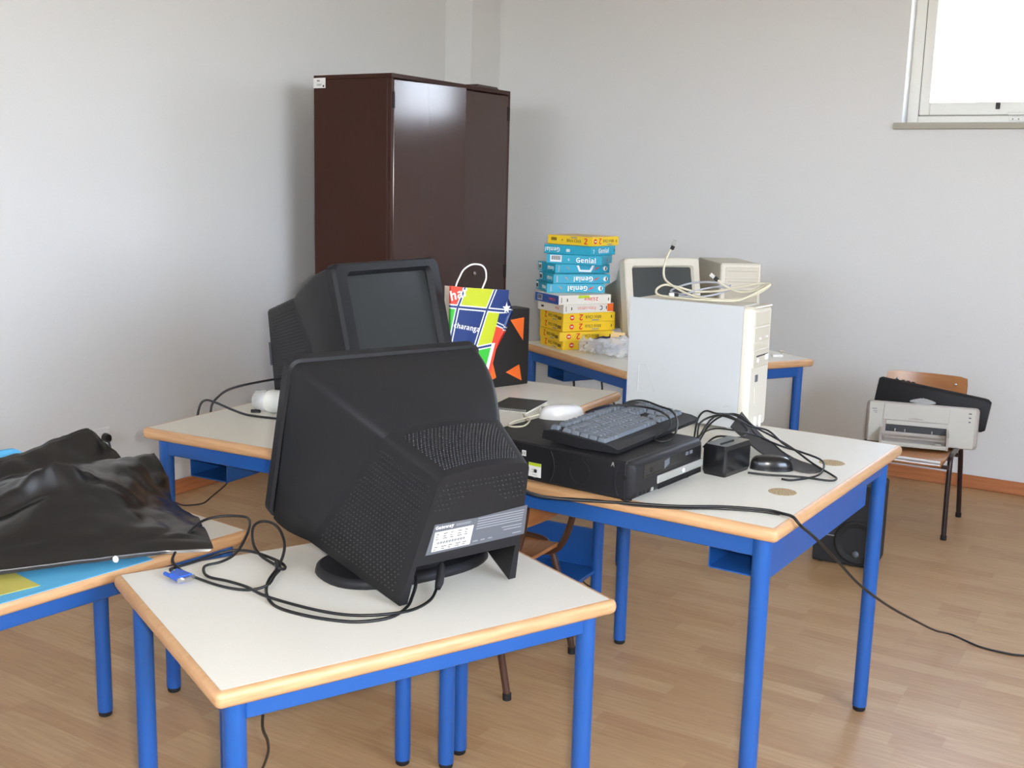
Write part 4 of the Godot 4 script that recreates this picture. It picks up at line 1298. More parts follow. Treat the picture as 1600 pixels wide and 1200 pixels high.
# ------------------------------------------------------------------ left desk: bin bag and sheets
func build_left_desk_things() -> void:
	var T := 0.6252
	var b := thing("blue_sheet", "light blue plastic sheet spread on the left desk under the black bag", "sheet", Vector3(1.66, T, 4.42), 84.35)
	var rows := []
	for i in 2:
		var row := []
		for j in 15:
			var v := float(j) / 14
			row.append(Vector3(-0.265 + i * 0.50, 0.0022, lerpf(-0.27, 0.290, v)))
		rows.append(row)
	var st := begin(); sheet(st, rows, 0.0014); part(b, "sheet", st, M.sky_sheet)
	var y := thing("yellow_sheet", "olive yellow paper corner poking out under the black bag", "paper", Vector3(1.80, T + 0.0024, 4.56), 75)
	st = begin(); prism(st, [Vector2(-0.12, -0.10), Vector2(0.14, -0.085), Vector2(0.12, 0.09), Vector2(-0.14, 0.12)], 0.0012, Transform3D(Basis(Vector3.RIGHT, -PI / 2), Vector3.ZERO)); part(y, "paper", st, M.olive_sheet)
	var f := thing("blue_folder", "sky blue folder standing behind the black bag by the wall", "folder", Vector3(1.405, T + 0.003, 4.30), 84)
	st = begin()
	prism(st, rrect2(0.34, 0.146, 0.03, 0.0, 0.073), 0.012, Transform3D(Basis.IDENTITY, Vector3(0, 0, -0.006)))
	part(f, "cover", st, M.sky_sheet)
	# crumpled black plastic
	var g := thing("plastic_bag", "crumpled shiny black plastic bag heaped over the left desk", "bag", Vector3(1.7, T, 4.2))
	var G := [
		[Vector3(2.060,.640,4.140), Vector3(1.995,.640,4.205), Vector3(1.935,.640,4.300), Vector3(1.875,.640,4.400), Vector3(1.805,.640,4.520), Vector3(1.72,.640,4.66)],
		[Vector3(2.064,.647,4.132), Vector3(1.998,.648,4.198), Vector3(1.938,.649,4.292), Vector3(1.878,.649,4.392), Vector3(1.808,.650,4.512), Vector3(1.722,.650,4.65)],
		[Vector3(2.046,.654,4.120), Vector3(1.978,.658,4.182), Vector3(1.915,.660,4.278), Vector3(1.855,.660,4.378), Vector3(1.785,.661,4.498), Vector3(1.70,.660,4.63)],
		[Vector3(1.985,.648,4.075), Vector3(1.935,.668,4.140), Vector3(1.870,.690,4.240), Vector3(1.815,.690,4.335), Vector3(1.748,.690,4.46), Vector3(1.67,.68,4.59)],
		[Vector3(1.870,.646,4.000), Vector3(1.840,0.670,4.098), Vector3(1.800,0.716,4.194), Vector3(1.755,0.755,4.268), Vector3(1.700,0.713,4.332), Vector3(1.640,0.685,4.401)],
		[Vector3(1.735,0.646,3.952), Vector3(1.745,0.691,4.043), Vector3(1.740,0.755,4.170), Vector3(1.722,0.810,4.263), Vector3(1.665,0.750,4.321), Vector3(1.610,0.715,4.387)],
		[Vector3(1.660,0.686,3.896), Vector3(1.655,0.714,3.985), Vector3(1.660,0.745,4.108), Vector3(1.672,0.778,4.217), Vector3(1.630,0.758,4.292), Vector3(1.580,0.726,4.367)],
		[Vector3(1.580,0.726,3.870), Vector3(1.575,0.732,3.947), Vector3(1.580,0.745,4.045), Vector3(1.592,0.754,4.135), Vector3(1.570,0.743,4.231), Vector3(1.540,0.727,4.326)],
		[Vector3(1.500,0.690,3.887), Vector3(1.495,0.700,3.938), Vector3(1.500,0.716,4.024), Vector3(1.515,0.732,4.121), Vector3(1.510,0.730,4.232), Vector3(1.500,0.725,4.331)],
		[Vector3(1.440,0.737,3.900), Vector3(1.430,0.789,3.950), Vector3(1.432,0.783,4.025), Vector3(1.450,0.768,4.128), Vector3(1.455,0.763,4.222), Vector3(1.455,0.751,4.324)],
		[Vector3(1.415,.640,3.925), Vector3(1.404,.655,3.950), Vector3(1.404,.655,4.020), Vector3(1.418,.650,4.160), Vector3(1.425,.650,4.30), Vector3(1.425,.650,4.44)]]
	var nz := FastNoiseLite.new()
	nz.seed = 12; nz.frequency = 7.0; nz.fractal_octaves = 2
	var nr := FastNoiseLite.new()
	nr.seed = 5; nr.frequency = 8.0; nr.fractal_octaves = 1
	var fine := []
	var cols := []
	for i in G.size(): cols.append(linear_cr(G[i], 10))
	var nc: int = cols[0].size()
	var per := []
	for j in nc:
		var line := []
		for i in G.size(): line.append(cols[i][j])
		per.append(linear_cr(line, 7))
	var nrws: int = per[0].size()
	for i in nrws:
		var row := []
		for j in nc:
			var p: Vector3 = per[j][i]
			var calm := 1.0 if i > 16 else 0.15 
			var dy := (nz.get_noise_3d(p.x * 1.3, p.y, p.z) * 0.006 + absf(nr.get_noise_3d(p.x, p.y * 2, p.z * 1.4)) * 0.008) * calm
			p.y = maxf(p.y + dy, T + 0.008)
			row.append(p - g.position)
		fine.append(row)
	st = begin()
	sheet(st, fine, 0.0012)
	part(g, "film", st, M.film)
	st = begin()
	lathe(st, [Vector2(0.0065, -0.002), Vector2(0.0075, 0.001), Vector2(0.006, 0.003)], 14, Transform3D(Basis(Vector3(0.3, 0, 1).normalized(), -1.2), Vector3(1.951, 0.645, 4.293) - g.position))
	tag(part(g, "snap_button", st, M.white), "small white round snap button")

func rrect2(w: float, h: float, r: float, cx: float, cy: float) -> Array:
	var out := []
	for p in rrect(w, h, r, 5): out.append(p + Vector2(cx, cy))
	return out

func linear_cr(pts: Array, n: int) -> Array:    # between straight and smooth, keeps creases
	var s := smooth_path(pts, n)
	var out := []
	for k in s.size():
		var i := mini(k / n, pts.size() - 2)
		var t := float(k - i * n) / n
		var l: Vector3 = pts[i].lerp(pts[i + 1], t)
		out.append(l.lerp(s[k], 0.22))
	return out

# ------------------------------------------------------------------ middle desk
func build_middle_desk_things() -> void:
	var T := 0.76
	crt_black("black tube monitor with its blank screen facing right on the long desk", Vector3(1.8054, 1.0153, 3.1851), T, -1.6113, 0.2451, M.vent_hole)
	# black gift bag with orange triangles
	var e := Vector3(0.32, 0, -0.947)
	var b := thing("black_paper_bag", "flat black paper bag with orange triangles standing behind the colourful bag", "bag", Vector3(1.8876, T, 2.564), rad_to_deg(atan2(0.947, 0.32)))
	var st := begin()
	slab(st, Vector3(-0.34, 0, -0.075), Vector3(0.02, 0.258, 0.0), 0.003)
	part(b, "bag", st, M.card_black)
	for tr in [[Vector2(-0.065, 0.222), Vector2(-0.006, 0.228), Vector2(-0.008, 0.150)], [Vector2(-0.080, 0.048), Vector2(-0.022, 0.070), Vector2(-0.010, 0.014)], [Vector2(-0.185, 0.010), Vector2(-0.145, 0.110), Vector2(-0.120, 0.034)]]:
		st = begin(); prism(st, tr, 0.0006, Transform3D(Basis.IDENTITY, Vector3(0, 0, 0.0003))); part(b, "orange_triangle", st, M.orange)
	# printed carrier bag, leaning
	var c := thing("carrier_bag", "colourful chequered paper carrier bag with a white cord handle", "bag", Vector3(1.8297, T, 2.9766), rad_to_deg(atan2(0.9207, 0.3903)))
	var outline := [Vector2(0.034, 0.0), Vector2(0.150, 0.0), Vector2(0.1817, 0.0531), Vector2(0.2063, 0.150), Vector2(0.245, 0.250), Vector2(0.2505, 0.3342), Vector2(0.1963, 0.3381), Vector2(0.0835, 0.3479), Vector2(0.034, 0.3545)]
	var gus := [Vector2(0.1817, 0.0531), Vector2(0.1905, 0.0938), Vector2(0.258, 0.200), Vector2(0.2853, 0.2633), Vector2(0.272, 0.292), Vector2(0.2505, 0.3342), Vector2(0.245, 0.250), Vector2(0.2063, 0.150)]
	var print_mat := mat(Color.WHITE, 0.38)
	print_mat.albedo_texture = bag_print()
	st = begin(); bag_face(st, outline, 0.0, 0.012)
	part(c, "front_panel", st, print_mat)
	st = begin(); bag_face(st, gus, -0.012, -0.030)
	part(c, "side_gusset", st, print_mat)
	st = begin()
	prism(st, outline, 0.004, Transform3D(Basis.IDENTITY, Vector3(0.0, -0.002, -0.030)))
	part(c, "rear_panel", st, M.box_white)
	st = begin(); prism(st, [Vector2(0.036, 0.0), Vector2(0.148, 0.0), Vector2(0.148, 0.004), Vector2(0.036, 0.004)], 0.028, Transform3D(Basis.IDENTITY, Vector3(0, 0, -0.029))); part(c, "bottom", st, M.box_white)
	cable(c, "cord_handle", [Vector3(0.052, 0.33, 0.004), Vector3(0.0553, 0.3567, 0.003), Vector3(0.070, 0.382, 0.0), Vector3(0.0848, 0.4011, -0.003), Vector3(0.110, 0.415, -0.005), Vector3(0.1316, 0.4177, -0.006), Vector3(0.155, 0.413, -0.006), Vector3(0.1679, 0.398, -0.005), Vector3(0.1686, 0.3731, -0.002), Vector3(0.158, 0.354, 0.002), Vector3(0.145, 0.33, 0.004)], 0.0028, M.white)
	var tilt := Basis(Vector3(0, 0, 1), -0.20)
	words(c, "lettering", "charanga", 0.0165, M.white, Transform3D(tilt, Vector3(0.091, 0.2245, 0.0127)), true)
	words(c, "lettering", "har", 0.030, M.white, Transform3D(Basis(Vector3(0, 0, 1), 0.22), Vector3(0.0585, 0.3290, 0.0127)), true)
	st = begin()
	var star := []
	for k in 10:
		var r := 0.020 if k % 2 == 0 else 0.008
		star.append(Vector2(0.2398 + r * 0.8 * sin(TAU * k / 10), 0.2776 + r * cos(TAU * k / 10)))
	prism(st, star, 0.0006, Transform3D(Basis.IDENTITY, Vector3(0, 0, 0.0118))); part(c, "star", st, M.white)
	# spiral notebook
	var A := Vector3(2.152, T, 3.014)
	var nb := thing("notebook", "dark spiral bound notebook lying on the long desk", "notebook", Vector3(2.072, T, 2.9045), 11)
	st = begin(); box(st, Vector3(0, 0.003, 0), Vector3(0.125, 0.006, 0.185), 0.0008); part(nb, "pages", st, M.box_white)
	st = begin(); box(st, Vector3(0, 0.0068, 0), Vector3(0.128, 0.0014, 0.188), 0.0004); part(nb, "cover", st, M.notebook)
	var loop_mesh := begin()
	var lp := []
	for k in 13: lp.append(Vector3(0, 0.005 + 0.0055 * cos(TAU * k / 12), 0.0055 * sin(TAU * k / 12)))
	tube(loop_mesh, lp, 0.0009, 6)
	var lm := done(loop_mesh)
	for k in 20: put(nb, "spiral_loop", lm, M.silver, Transform3D(Basis.IDENTITY, Vector3(-0.058 + k * 0.0061, 0.0015, 0.0935)))
	# white plastic bottle and leads at the wall end
	var p := thing("plastic_bottle", "white translucent plastic bottle lying beside the rear of the turned monitor", "bottle", Vector3(1.585, T, 3.415), 20)
	st = begin()
	lathe(st, [Vector2(0.0, -0.075), Vector2(0.030, -0.072), Vector2(0.033, -0.06), Vector2(0.033, 0.030), Vector2(0.026, 0.048)], 24, Transform3D(Basis(Vector3.FORWARD, -PI / 2), Vector3(0, 0.0335, 0)))
	part(p, "body", st, M.lucent)
	st = begin()
	lathe(st, [Vector2(0.030, 0.040), Vector2(0.031, 0.044), Vector2(0.030, 0.072), Vector2(0.022, 0.080)], 24, Transform3D(Basis(Vector3.FORWARD, -PI / 2), Vector3(0, 0.0335, 0)))
	part(p, "clear_cap", st, M.clear_film)
	st = begin(); rod(st, Vector3(-0.055, 0.006, 0.018), Vector3(-0.082, 0.005, 0.02), 0.005, 10); part(p, "nozzle", st, M.rubber)
	var l1 := cable(self, "power_lead", [Vector3(1.405,0.60,3.53),Vector3(1.407,0.70,3.522),Vector3(1.410,0.757,3.518),Vector3(1.412,0.780,3.513),Vector3(1.425,0.800,3.505),Vector3(1.445,0.820,3.489),Vector3(1.465,0.831,3.458),Vector3(1.480,0.836,3.396),Vector3(1.50,0.84,3.34),Vector3(1.52,0.842,3.30)], 0.0034, M.cable)
	tag(l1, "black lead rising in an arc from the wall edge to the turned monitor", "cable")
	var l2 := cable(self, "power_lead", [Vector3(1.408,0.66,3.575),Vector3(1.410,0.74,3.57),Vector3(1.416,0.785,3.563),Vector3(1.43,0.800,3.553),Vector3(1.46,0.794,3.542),Vector3(1.500,0.778,3.525),Vector3(1.538,0.7655,3.508),Vector3(1.578,0.7635,3.500),Vector3(1.624,0.7635,3.491),Vector3(1.68,0.7635,3.48)], 0.0034, M.cable)
	tag(l2, "black lead snaking low over the white desk top past the bottle", "cable")
	var l3 := cable(self, "floor_lead", [Vector3(0.02,0.0035,2.50),Vector3(0.06,0.0035,2.478),Vector3(0.119,0.0035,2.487),Vector3(0.150,0.0035,2.462),Vector3(0.19,0.012,2.430),Vector3(0.25,0.055,2.435),Vector3(0.33,0.105,2.462),Vector3(0.42,0.155,2.515),Vector3(0.60,0.255,2.645),Vector3(0.80,0.35,2.80),Vector3(1.1,0.46,2.97),Vector3(1.40,0.58,3.10),Vector3(1.47,0.613,3.13)], 0.0034, M.cable)
	tag(l3, "black lead hanging from the desk trough to the floor by the left wall", "cable")
	var l4 := cable(self, "hanging_lead", [Vector3(2.02,0.66,2.38),Vector3(2.06,0.695,2.34),Vector3(2.09,0.692,2.31),Vector3(2.105,0.672,2.30),Vector3(2.118,0.636,2.30),Vector3(2.12,0.50,2.32),Vector3(2.10,0.25,2.35),Vector3(2.09,0.06,2.36),Vector3(2.05,0.0035,2.33),Vector3(1.95,0.0035,2.25)], 0.0034, M.cable)
	tag(l4, "black lead dropping between the long desk and the boxes' desk", "cable")

func bag_face(st: SurfaceTool, poly: Array, z0: float, z1: float) -> void:   # paper panel bulging from z0 to z1, with print coordinates
	var pv := PackedVector2Array(poly)
	if Geometry2D.is_polygon_clockwise(pv): pv.reverse()
	var mid := Vector2.ZERO
	for p in pv: mid += p
	mid /= pv.size()
	for k in pv.size():
		var a := pv[k]
		var b := pv[(k + 1) % pv.size()]
		for tr in [[mid, a.lerp(mid, 0.5), b.lerp(mid, 0.5)], [a.lerp(mid, 0.5), a, b], [a.lerp(mid, 0.5), b, b.lerp(mid, 0.5)]]:
			var v3 := []
			for q in tr:
				var on: bool = q == a or q == b
				v3.append([q, Vector3(q.x, q.y, z1 if not on else lerpf(z0, z1, 0.7))])
			var o := [0, 2, 1]
			if (tr[1] - tr[0]).cross(tr[2] - tr[0]) < 0: o = [0, 1, 2]
			for i in o:
				var q2: Vector2 = v3[i][0]
				st.set_uv(Vector2(q2.x / 0.30, 1.0 - q2.y / 0.37))
				st.add_vertex(v3[i][1])
		var q := [Vector3(a.x, a.y, lerpf(z0, z1, 0.7)), Vector3(b.x, b.y, lerpf(z0, z1, 0.7)), Vector3(b.x, b.y, z0 - 0.003), Vector3(a.x, a.y, z0 - 0.003)]
		for i in [0, 2, 1, 0, 3, 2]:
			st.set_uv(Vector2((a.x if i == 0 or i == 3 else b.x) / 0.30, 1.0 - (a.y if i == 0 or i == 3 else b.y) / 0.37))
			st.add_vertex(q[i])

func bag_print() -> ImageTexture:     # the chequered print of the carrier bag, in the bag's own plane
	var W := 300
	var H := 370
	var im := Image.create(W, H, false, Image.FORMAT_RGB8)
	var red := Color8(238, 78, 56)
	var lime := Color8(196, 206, 46)
	var navy := Color8(34, 58, 116)
	var green := Color8(64, 190, 62)
	var white := Color8(240, 240, 236)
	# grid lines given by two points each (u, v in metres)
	var cols := [[Vector2(0.0835, 0.3479), Vector2(0.0566, 0.2876), Vector2(0.0308, 0.1698), Vector2(-0.02, 0.0)], [Vector2(0.1963, 0.3381), Vector2(0.1639, 0.2749), Vector2(0.1096, 0.1242), Vector2(0.06, 0.0)]]
	var rowl := [[Vector2(0.0102, 0.2955), Vector2(0.2451, 0.2672)], [Vector2(0.0734, 0.1510), Vector2(0.1887, 0.1638)]]
	var cell := [[red, lime, navy], [green, navy, lime], [white, green, green]]
	for y in H:
		for x in W:
			var p := Vector2(x / 1000.0, (H - y) / 1000.0)
			var ci := 0
			var near := 1.0
			for c in cols:
				var ux := 0.0
				for k in 3:
					if p.y <= c[k].y or k == 0:
						if p.y >= c[k + 1].y or k == 2:
							ux = lerpf(c[k].x, c[k + 1].x, (p.y - c[k].y) / (c[k + 1].y - c[k].y)); break
				if p.x > ux: ci += 1
				near = minf(near, absf(p.x - ux))
			var ri := 0
			for r in rowl:
				var vy := lerpf(r[0].y, r[1].y, (p.x - r[0].x) / (r[1].x - r[0].x))
				if p.y < vy: ri += 1
				near = minf(near, absf(p.y - vy))
			var c: Color = cell[ri][ci]
			# the turned side: blue over red, split by a slanting fold
			var fold := 0.2063 + (p.y - 0.2404) * 0.28
			if p.y < 0.262 and p.x > fold:
				c = navy if p.y > 0.215 - (p.x - 0.24) * 0.4 else red
				near = absf(p.y - (0.215 - (p.x - 0.24) * 0.4)) * 1.0
				if p.x < fold + 0.014 and p.y < 0.17: c = white
			if near < 0.0032: c = navy
			elif near < 0.0075: c = white
			im.set_pixel(x, y, c)
	im.generate_mipmaps()
	return ImageTexture.create_from_image(im)

# ------------------------------------------------------------------ back desk
func game_box(k: int, x: float, z: float, y: float, deg: float, dims: Vector3, kind: String, label: String, flipped: bool) -> void:
	var t := thing("game_box", label, "box", Vector3(x, y, z), deg, "stacked game boxes")
	var body: Material = M[{"y": "yellow", "t": "teal", "w": "box_white", "b": "box_white"}[kind]]
	var st := begin()
	box(st, Vector3(0, dims.y / 2, 0), dims - Vector3(0, 0.0006, 0), 0.0008)
	part(t, "carton", st, body)
	var hx := dims.x / 2 + 0.0003
	var hz := dims.z / 2 + 0.0003
	var mid := dims.y / 2
	var FX := Transform3D(Basis(Vector3.UP, PI / 2), Vector3(hx, mid, 0))     # panel facing +x, text reads towards -z
	var FZ := Transform3D(Basis.IDENTITY, Vector3(0, mid, hz))                 # panel facing +z
	var turn := Transform3D(Basis(Vector3(0, 0, 1), PI if flipped else 0.0), Vector3.ZERO)
	var side: Material = M[{"y": "yellow_side", "t": "teal_side", "w": "box_white", "b": "box_blue"}[kind]]
	if k < 10:
		st = begin(); box(st, Vector3(0, 0, 0.0001), Vector3(dims.x - 0.003, dims.y - 0.003, 0.0004), 0.0, FZ); part(t, "end_panel", st, side)
	var bars := begin()
	if kind == "y":
		for f in [[FX, dims.z], [FZ, dims.x]]:
			var up: bool = k == 12 and f[1] > 0.21        # the topmost box: barcode end upright, the other side upside down
			var X: Transform3D = f[0] * Transform3D(Basis(Vector3(0, 0, 1), 0.0 if up else PI), Vector3.ZERO)
			var emblem: bool = (f[1] > 0.21) != (k == 12)
			words(t, "lettering", "Mini Click", 0.0135, M.ink, X * Transform3D(Basis.IDENTITY, Vector3(0.022 if up else (-0.018 if emblem else -0.012), -0.001, 0.0006)))
			words(t, "lettering", "2", 0.026, M.red, X * Transform3D(Basis.IDENTITY, Vector3(0.085 if up else (0.040 if emblem else 0.046), -0.001, 0.0006)), true)
			st = begin()
			box(st, Vector3(0.022 if up else -0.028, 0.0120, 0.0006), Vector3(0.034, 0.0045, 0.0004), 0.0, X)
			part(t, "print_strip", st, M.grey_print)
			if emblem:
				var ex := 0.083 if k != 12 else 0.074
				st = begin(); rod(st, X * Vector3(ex, 0, 0.0002), X * Vector3(ex, 0, 0.0008), 0.0105, 18)
				var rd := part(t, "red_emblem", st, M.red)
				st = begin(); box(st, Vector3(ex, 0, 0.0011), Vector3(0.013, 0.006, 0.0004), 0.0, X); part(rd, "emblem_band", st, M.box_white)
				st = begin(); box(st, Vector3(-dims.z / 2 + 0.018, 0, 0.0006), Vector3(0.004, 0.011, 0.0004), 0.0, X); part(t, "age_mark", st, M.print_black)
			else:
				var bx := -0.098 if up else -0.083
				for b in 9: box(bars, Vector3(bx + b * 0.0034, 0.003, 0.0006), Vector3(0.0018, 0.013, 0.0004), 0.0, X)
				box(bars, Vector3(-0.040 if up else -0.047, 0.0, 0.0006), Vector3(0.005, 0.005, 0.0004), 0.0, X)
	elif k == 10:
		st = begin(); box(st, Vector3(-0.078, 0.002, 0.0006), Vector3(0.050, 0.028, 0.0004), 0.0, FZ); part(t, "barcode_patch", st, M.white)
		for b in 10: box(bars, Vector3(-0.096 + b * 0.004, 0.005, 0.0010), Vector3(0.0022, 0.017, 0.0004), 0.0, FZ)
		words(t, "lettering", "c", 0.012, M.white, FZ * Transform3D(Basis.IDENTITY, Vector3(-0.022, 0, 0.0006)), true)
		words(t, "lettering", "Genial", 0.021, M.white, FZ * Transform3D(Basis.IDENTITY, Vector3(0.052, -0.002, 0.0006)), true)
		st = begin(); box(st, Vector3(0.02, 0, 0.0006), Vector3(0.10, 0.024, 0.0004), 0.0, FX); part(t, "picture_panel", st, M.teal_side)
		st = begin(); rod(st, FX * Vector3(0.0, -0.002, 0.0008), FX * Vector3(0.0, -0.002, 0.0012), 0.007, 12); part(t, "red_dot", st, M.red)
	elif k == 11:
		words(t, "lettering", "Genial", 0.019, M.white, FZ * turn * Transform3D(Basis.IDENTITY, Vector3(0.076, 0, 0.0006)), true)
		st = begin(); box(st, Vector3(0.004, -0.002, 0.0006), Vector3(0.018, 0.012, 0.0004), 0.0, FZ); part(t, "white_patch", st, M.white)
		words(t, "lettering", "Genial", 0.020, M.white, FX * Transform3D(Basis.IDENTITY, Vector3(0.0, 0, 0.0006)), true)
		words(t, "lettering", "7", 0.016, M.white, FX * Transform3D(Basis.IDENTITY, Vector3(-0.078, -0.002, 0.0006)), true)
		box(bars, Vector3(0.085, 0, 0.0006), Vector3(0.003, 0.010, 0.0004), 0.0, FX)
	elif kind == "t":
		for f in [[FX, dims.z], [FZ, dims.x]]:
			var X: Transform3D = f[0] * turn
			var big: bool = f[1] > 0.21
			if k == 9 and big:
				st = begin(); prism(st, [Vector2(-0.040, 0.013), Vector2(-0.028, -0.013), Vector2(0.026, -0.015), Vector2(0.042, 0.013), Vector2(0.030, 0.013), Vector2(0.020, -0.006), Vector2(-0.022, -0.005), Vector2(-0.030, 0.013)], 0.0005, f[0] * Transform3D(Basis.IDENTITY, Vector3(0.012, 0, 0.0004))); part(t, "torn_patch", st, M.white)
			else:
				words(t, "lettering", "Genial", 0.021 if big else 0.017, M.white, X * Transform3D(Basis.IDENTITY, Vector3(-0.006 if big else -0.050, 0, 0.0006)), true)
			if big:
				st = begin(); prism(st, [Vector2(-0.078, -0.009), Vector2(-0.060, -0.002), Vector2(-0.050, 0.008), Vector2(-0.068, 0.001)], 0.0004, X * Transform3D(Basis.IDENTITY, Vector3(0, 0, 0.0004))); part(t, "red_figure", st, M.red)
				st = begin(); rod(st, X * Vector3(-0.104, 0, 0.0003), X * Vector3(-0.104, 0, 0.0008), 0.010, 16); part(t, "round_picture", st, M.white)
				st = begin(); box(st, Vector3(-0.107, 0, 0.0011), Vector3(0.005, 0.014, 0.0004), 0.0, X); part(t, "picture_shade", st, M.print_black)
				st = begin(); prism(st, [Vector2(0.060, 0.008), Vector2(0.078, -0.008), Vector2(0.070, -0.009), Vector2(0.062, -0.003)], 0.0004, X * Transform3D(Basis.IDENTITY, Vector3(0, 0, 0.0004))); part(t, "grey_figure", st, M.grey_print)
				st = begin(); box(st, Vector3(0.108, 0, 0.0006), Vector3(0.005, 0.026, 0.0004), 0.0, X); part(t, "pale_strip", st, M.grey_cord)
			else:
				st = begin(); box(st, Vector3(0.070, 0, 0.0006), Vector3(0.036, 0.026, 0.0004), 0.0, X); part(t, "barcode_patch", st, M.white)
				for b in 8: box(bars, Vector3(0.057 + b * 0.0036, 0.002, 0.0010), Vector3(0.002, 0.016, 0.0004), 0.0, X)
	else:
		var X := FX * turn
		if kind == "b":
			words(t, "lettering", "2 Lince", 0.015, M.pink_red, X * Transform3D(Basis.IDENTITY, Vector3(-0.028, -0.002, 0.0006)), true)
			st = begin(); prism(st, [Vector2(-0.035, 0.006), Vector2(0.022, 0.006), Vector2(0.018, 0.0175), Vector2(-0.03, 0.0175)], 0.0004, X * Transform3D(Basis(Vector3(0, 0, 1), PI if flipped else 0.0), Vector3(0, 0, 0.0004))); part(t, "lime_sticker", st, M.lime_sticker)
			st = begin(); box(st, Vector3(-0.055, 0, 0.0006), Vector3(0.040, 0.024, 0.0004), 0.0, FZ); part(t, "barcode_patch", st, M.grey_cord)
			words(t, "lettering", "2 Lince", 0.012, M.pink_red, FZ * turn * Transform3D(Basis.IDENTITY, Vector3(-0.045, 0, 0.0008)), true)
			for b in 7: box(bars, Vector3(-0.068 + b * 0.004, 0.002, 0.0010), Vector3(0.002, 0.015, 0.0004), 0.0, FZ)
		else:
			words(t, "lettering", "Pato-Letras", 0.0135, M.pink_red, X * Transform3D(Basis.IDENTITY, Vector3(0.010, 0, 0.0006)))
			words(t, "lettering", "C", 0.019, M.navy, X * Transform3D(Basis.IDENTITY, Vector3(-0.062, 0, 0.0006)), true)
			st = begin(); box(st, Vector3(-0.108, 0, 0.0006), Vector3(0.030, dims.y - 0.006, 0.0006), 0.0, X); part(t, "orange_panel", st, M.orange)
			words(t, "lettering", "Pato", 0.011, M.pink_red, FZ * turn * Transform3D(Basis.IDENTITY, Vector3(-0.05, 0, 0.0008)))
			box(bars, Vector3(0.060, 0.002, 0.0006), Vector3(0.020, 0.008, 0.0004), 0.0, FZ * turn)
		box(bars, Vector3(0.085, 0, 0.0006), Vector3(0.004, 0.012, 0.0004), 0.0, X)
		box(bars, Vector3(-0.088 if kind == "w" else -0.112, 0, 0.0006), Vector3(0.004, 0.013, 0.0004), 0.0, X)
		box(bars, Vector3(0.112, 0, 0.0006), Vector3(0.002, 0.022, 0.0004), 0.0, X)
	part(t, "dark_print", bars, M.ink if kind == "y" else M.print_black)
	if k == 12:
		st = begin(); box(st, Vector3(0, dims.y + 0.0001, 0), Vector3(dims.x - 0.004, 0.0006, dims.z - 0.004)); part(t, "lid_picture", st, M.box_top)

